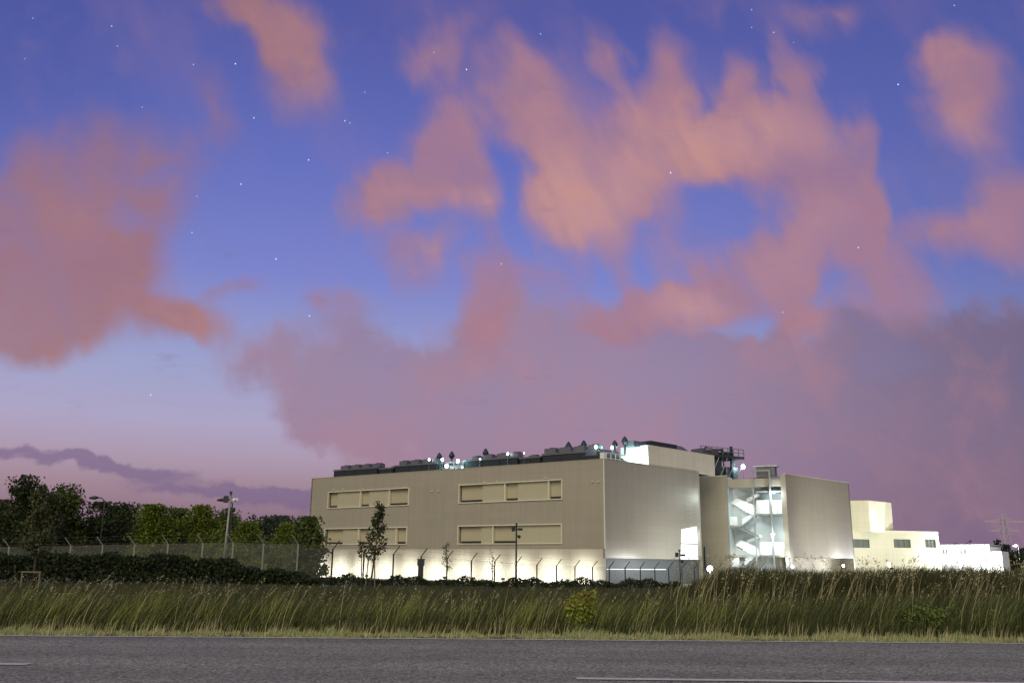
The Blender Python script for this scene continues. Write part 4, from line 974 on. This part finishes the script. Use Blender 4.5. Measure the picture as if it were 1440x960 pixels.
# young staked tree at the left
def young(x, ytop, ybase, Y, wpx, label, mt, n, leafs, kind='stakes', crownf=(.35, 1.), lean=0., per=14, thick=1.):
    t = PY(x+lean, ytop, Y); bpt = PY(x, ybase, Y); gz = min(gh(bpt.x, Y), bpt.z); H = t.z-gz; W = wpx/FPX*Y
    e = empty('young_tree', (bpt.x, Y, gz), label, 'young tree', 'young trees planted before the fence'); base = Vector((bpt.x, Y, gz)); top_ = Vector((t.x, Y, t.z))
    tr = MB(); tr.tube([base, base.lerp(top_, .5)+Vector((.03, 0, 0)), top_], [.035*thick, .024*thick, .006], 7)
    P = []
    for i in range(n):
        f = crownf[0]+(crownf[1]-crownf[0])*(i+.5)/n; q = base.lerp(top_, f); wf = W*.5*(1-.75*((f-crownf[0])/(crownf[1]-crownf[0])))
        a = rng.uniform(0, 6.28); tip = q + Vector((math.cos(a)*wf, math.sin(a)*wf, wf*.9)); tr.tube([q, tip], [.012*thick, .004], 5)
        for s in np.linspace(.3, 1, 4): P.append(np.array(q.lerp(tip, float(s))) + rng.normal(size=(per, 3))*.07*max(1, W))
    tr.build('trunk', M['bark'], e, True); P = np.concatenate(P); mesh_np('crown', leaves(P, leafs), len(P), mt, e)
    if kind == 'stakes':
        for sx_ in (-.22, .25):
            MB().tube([base+Vector((sx_, -.1, -.1)), base+Vector((sx_*.6, -.05, H*.38))], .03, 6).build('stake', M['wood'], e)
    elif kind == 'frame':
        for sx_ in (-.34, .34): MB().box(base+Vector((sx_-.025, -.3, -.1)), (.05, 0, 0), (0, .05, 0), Z*.80).build('stake', M['wood'], e)
        b = MB(); b.box(base+Vector((-.38, -.32, .65)), (.76, 0, 0), (0, .018, 0), Z*.055); b.build('cross_rail', M['wood'], e)
    return e
young(47, 690, 822, 36, 44, 'staked young tree with greyish leaves at the left, square timber frame', M['leaf_grey'], 40, .11, 'frame', (.3, 1.), lean=9, per=24, thick=1.6)
young(521, 711, 814, 46, 34, 'staked slender sapling with dark leaves before the left window bands', M['leaf_dark'], 26, .15, 'stakes', (.28, 1.), lean=14, per=9, thick=1.5)
young(463, 745, 814, 50, 10, 'bare thin sapling at the left end of the long wall', M['leaf_dark'], 6, .09, 'none', (.5, 1.), per=2) if False else None
young(628, 765, 815, 48, 16, 'small bushy sapling near the control box, left of the middle', M['leaf_dark'], 12, .08, 'none', (.35, 1.), per=5)
young(692, 775, 816, 48, 13, 'tiny leafless-looking sapling left of the slim camera pole', M['leaf_dark'], 8, .06, 'none', (.35, 1.), per=3)
young(508, 762, 815, 47, 10, 'thin twiggy sapling just left of the staked sapling', M['leaf_dark'], 6, .11, 'none', (.6, 1.), per=6)

# ------------------------------------------------------------------ grass
def blades(X, Yv, Zb, Hh, lean, wid, seg=3, leanvar=.35, leany=0.):
    """curved tapering blades leaning to +x"""
    n = len(X); az = rng.normal(0, leanvar, n); ln = lean*rng.uniform(.3, 1.5, n)*Hh; dxv = ln*np.cos(az*1.2) + rng.normal(0, .12, n)*Hh; dyv = ln*np.sin(az)+leany
    th = rng.uniform(0, np.pi, n); wx = np.cos(th)*wid; wy = np.sin(th)*wid*.6
    quads = []
    def at(t): return np.stack([X+dxv*t**1.7, Yv+dyv*t**1.7, Zb+Hh*(t-.18*lean*t*t)], 1)
    W_ = np.stack([wx, wy, np.zeros(n)], 1)
    vs = []; 
    for i in range(seg+1):
        t = i/seg; f = (1-t**1.5)*.5+.03; p = at(t); vs.append(p-W_*f); vs.append(p+W_*f)
    V_ = np.stack(vs, 1)   # n,(seg+1)*2,3
    return V_
def blade_mesh(name, V_, mat_, parent=None):
    n, m, _ = V_.shape; seg = m//2-1; me = bpy.data.meshes.new(name)
    me.vertices.add(n*m); me.vertices.foreach_set('co', V_.astype(np.float32).ravel())
    q = np.array([[2*i, 2*i+1, 2*i+3, 2*i+2] for i in range(seg)]); F = (np.arange(n)[:, None, None]*m + q[None]).reshape(-1)
    me.loops.add(len(F)); me.loops.foreach_set('vertex_index', F.astype(np.int32)); me.polygons.add(n*seg); me.polygons.foreach_set('loop_start', np.arange(0, len(F), 4, dtype=np.int32))
    me.update(calc_edges=True); me.materials.append(mat_); o = bpy.data.objects.new(name, me); C.objects.link(o)
    if parent: attach(o, parent)
    return o
def edge_v(X): return 10.56+.029*X-.0004*X*X
def ghv(X, Y): return np.array([gh(a, b) for a, b in zip(X, Y)])
def noise1(X, seed=0): return .5+.5*np.sin(X*1.3+seed)*np.sin(X*.47+seed*2.1)*.6+.2*np.sin(X*3.7+seed*3)
# mown strip
n = 52000; X = rng.uniform(-10, 10, n); e_ = rng.uniform(.0, 1.0, n)**1.1*.78; Yv = edge_v(X)-.01+e_ + .05*np.sin(X*7)+.03*np.sin(X*17)+.03*np.sin(X*41)
H_ = (.02+.035*rng.uniform(0, 1, n))*(.6+1.5*noise1(X*2.3, 2)**2)*(.5+1.0*e_)*(.7+.6*(np.sin(X*29+e_*11) > 0))
tag(blade_mesh('mown_grass', blades(X, Yv, ghv(X, Yv)-.01, H_, .35, .010, 2), M['mown']), 'short pale green mown grass, headlight put into its colour, along the road edge', 'grass', kind='stuff')
# scattered taller bents in the strip
n = 2600; X = rng.uniform(-10, 10, n); Yv = edge_v(X)+rng.uniform(.1, 1.0, n); H_ = rng.uniform(.06, .19, n)*(.5+noise1(X*2, 5))
tag(blade_mesh('roadside_bents', blades(X, Yv, ghv(X, Yv)-.01, H_, .25, .008, 3), M['straw']), 'straw coloured bents sticking up from the mown strip', 'grass', kind='stuff')
# tall grass
def hprof(X):  # height of the tall grass along the road
    left = np.clip((-X-2.5)/3, 0, 1); right = np.clip((X-1.)/5, 0, 1); return .39 + .08*left + .22*right + .10*(noise1(X*1.7, 1)-.5)
n = 50000; X = rng.uniform(-14, 14, n); e_ = rng.uniform(.68, 4.2, n); Yv = edge_v(X)+e_
H_ = hprof(X)*rng.uniform(.55, 1.08, n)*np.clip((e_-.3)/1.0, .45, 1.1)
tag(blade_mesh('tall_grass', blades(X, Yv, ghv(X, Yv)-.02, H_+.05, .42, .013, 4), M['tall']), 'tall wind-bent green grass, darkened in colour for shade, behind the mown strip', 'grass', kind='stuff')
# clumps of brighter grass
nc = 110; cx_ = rng.uniform(-11, 11, nc); Xs = []; Ys = []; Hs = []
for c in cx_:
    m = rng.integers(40, 130); yb = edge_v(np.array([c]))[0]+rng.uniform(1.0, 2.0); Xs.append(rng.normal(c, .16, m)); Ys.append(rng.normal(yb, .15, m)); Hs.append(np.full(m, rng.uniform(.32, .62))*rng.uniform(.5, 1.1, m)*(1.2 if c > 2 else 1))
X = np.concatenate(Xs); Yv = np.concatenate(Ys); H_ = np.concatenate(Hs)
M['clump'] = leafmat('clump_grass', (.26, .31, .10), .45)
tag(blade_mesh('grass_tufts', blades(X, Yv, ghv(X, Yv)-.02, H_, .5, .010, 4), M['clump']), 'lighter green tufts leaning to the right in the tall grass', 'grass', kind='stuff')
# flowering stems with seed heads
n = 1500; X = rng.uniform(-12, 12, n); e_ = .75+3.2*rng.uniform(0, 1, n)**1.6; Yv = edge_v(X)+e_
H_ = (hprof(X)+.10)*rng.uniform(.8, 1.35, n); keep = rng.uniform(0, 1, n) < (.45+.5*noise1(X*2.2, 4)); X, Yv, H_ = X[keep], Yv[keep], H_[keep]; zb = ghv(X, Yv)-.02
st = rng.bit_generator.state
V1 = blades(X, Yv, zb, H_, .38, .0055, 5, .25)
tipv = V1[:, -2:, :].mean(1); prev = V1[:, -6:-4, :].mean(1); dirv = tipv-prev; dirv /= np.linalg.norm(dirv, axis=1)[:, None]
hp = []
for i in range(len(X)):
    L_ = .05+.07*rng.uniform(); m = 14; tt = rng.uniform(-1, .15, m)[:, None]; hp.append(tipv[i] + dirv[i]*tt*L_ + rng.normal(size=(m, 3))*.006)
hp = np.concatenate(hp); lv = leaves(hp, .015).reshape(-1, 4, 3)
seedo = blade_mesh('grass_stems', V1, M['straw']); tag(seedo, 'pale stems leaning right above the tall grass', 'grass', kind='stuff')
hd = mesh_np('seed_heads', lv.reshape(-1, 3), len(lv), M['straw'], seedo); hd['kind'] = 'stuff'
# meadow further back
n = 90000; Yv = 14.5+rng.uniform(0, 1, n)**1.6*32; X = rng.uniform(-.75, .75, n)*Yv; u = X/Yv
rgt = np.clip((u-.16)/.14, 0, 1); H_ = (.20+.30*rgt*np.clip((Yv-16)/6, 0, 1))*rng.uniform(.5, 1.2, n)*(.85+.3*noise1(X*1.1, 3))
tag(blade_mesh('meadow', blades(X, Yv, ghv(X, Yv)-.02, H_, .4, .03, 3), M['meadow']), 'dim rough meadow between the roadside grass and the fence', 'meadow', kind='stuff')
# thicket of weeds on the right rise
n = 42000; Yv = rng.uniform(22, 27, n); u = rng.uniform(.17, .72, n); X = u*Yv; tp = .80+.10*np.clip((u-.3)/.25, 0, 1)+.10*np.sin(X*1.3)*.5+.05*np.sin(X*4.1)
g_ = ghv(X, Yv); H_ = np.maximum(.2, (tp-g_))*rng.uniform(.4, 1.06, n)*np.clip((u-.17)/.08+.35, 0, 1)
tag(blade_mesh('weed_thicket', blades(X, Yv, g_-.02, H_, .30, .035, 3), M['meadow']), 'dim thicket of tall weeds on the rise at the right', 'weeds', kind='stuff')
n = 300; Yv = rng.uniform(20.5, 23, n); u = rng.uniform(.17, .7, n); X = u*Yv; g_ = ghv(X, Yv); H_ = (.95-g_)*rng.uniform(.7, 1.15, n)
V1 = blades(X, Yv, g_-.02, H_, .34, .012, 5, .25); tipv = V1[:, -2:, :].mean(1)
so_ = blade_mesh('weed_stems', V1, M['straw']); tag(so_, 'pale seeding stems standing on the rise at the right', 'grass', kind='stuff')
hp = np.repeat(tipv, 12, 0)+rng.normal(size=(len(tipv)*12, 3))*np.array([.03, .03, .06]); hh_ = mesh_np('seed_heads', leaves(hp, .04), len(hp), M['straw'], so_); hh_['kind'] = 'stuff'
# leafy weeds
def weed(x, ybase, ytop, Y, wpx, label, mt, n=60, leafs=.05, tip=None):
    t = PY(x, ytop, Y); g = gh(t.x, Y); W = wpx/FPX*Y; e = empty('roadside_weed', (t.x, Y, g), label, 'weed', 'leafy weeds in the roadside grass'); b = MB(); P = []; TP = []
    for i in range(n):
        a = rng.uniform(0, 6.28); r = W*.5*rng.uniform(0, 1)**.6; b0 = Vector((t.x+math.cos(a)*r*.45, Y+math.sin(a)*r*.3, g)); H = (t.z-g)*rng.uniform(.5, 1.)
        tp = b0 + Vector((math.cos(a)*r*.7+.1*H, math.sin(a)*r*.5, H)); mid = b0.lerp(tp, .5)+Z*.03; b.tube([b0, mid, tp], [.005, .004, .002], 4, False)
        for s in np.linspace(.2, 1, 9): P.append(np.array(b0.lerp(tp, float(s)))+rng.normal(size=(4, 3))*.022)
        TP.append(np.array(tp)+rng.normal(size=(4, 3))*np.array([.03, .03, .012]))
    b.build('stem', mt, e); P = np.concatenate(P); mesh_np('foliage', leaves(P, leafs), len(P), mt, e)
    if tip: TP = np.concatenate(TP); mesh_np('flower_head', leaves(TP, .03), len(TP), tip, e)['kind'] = 'stuff'
M['rust'] = leafmat('rusty_flower', (.36, .20, .10), .3); M['greenleaf'] = leafmat('green_leaf', (.15, .22, .06), .35)
weed(812, 893, 832, 11.65, 36, 'yellow-green bushy weed with rusty tops in the middle of the verge', M['weed'], 110, .05, M['rust'])
weed(1300, 893, 850, 11.8, 70, 'broad pale green weed clump in the verge at the right', M['greenleaf'], 60, .05)
weed(905, 890, 850, 12.3, 22, 'small yellow-green weed right of the bushy one', M['weed'], 16, .05)
for (x_, yt_, Y_, w__) in ((212, 868, 12.2, 16), (330, 858, 12.6, 20), (455, 866, 12.1, 14), (560, 862, 12.5, 18), (660, 855, 12.4, 14), (745, 862, 12.1, 20), (1010, 860, 12.2, 16), (1120, 852, 12.5, 22), (1215, 862, 12.2, 14), (1395, 856, 12.3, 24)):
    where = {212: 'low narrow weed in the verge right of the leftmost thin weed', 330: 'low weed in the verge below the tall grey camera pole', 455: 'narrow weed in the verge below the left end of the tan block', 560: 'low weed in the verge below the upper left window band', 660: 'narrow weed in the verge left of the slim camera pole', 745: 'low weed in the verge just right of the slim camera pole', 1010: 'narrow weed in the verge below the dazzling yard lamp', 1120: 'weed in the verge below the overhanging face of the stair wing', 1215: 'narrow weed in the verge below the cream block', 1395: 'broad weed in the verge near the right edge of the view'}[x_]
    weed(x_, 890, yt_, Y_, w__, where, M['greenleaf'] if x_ % 2 else M['weed'], 14, .05)
weed(104, 890, 860, 12.0, 14, 'thin pale weed in the verge at the left', M['greenleaf'], 10, .04)
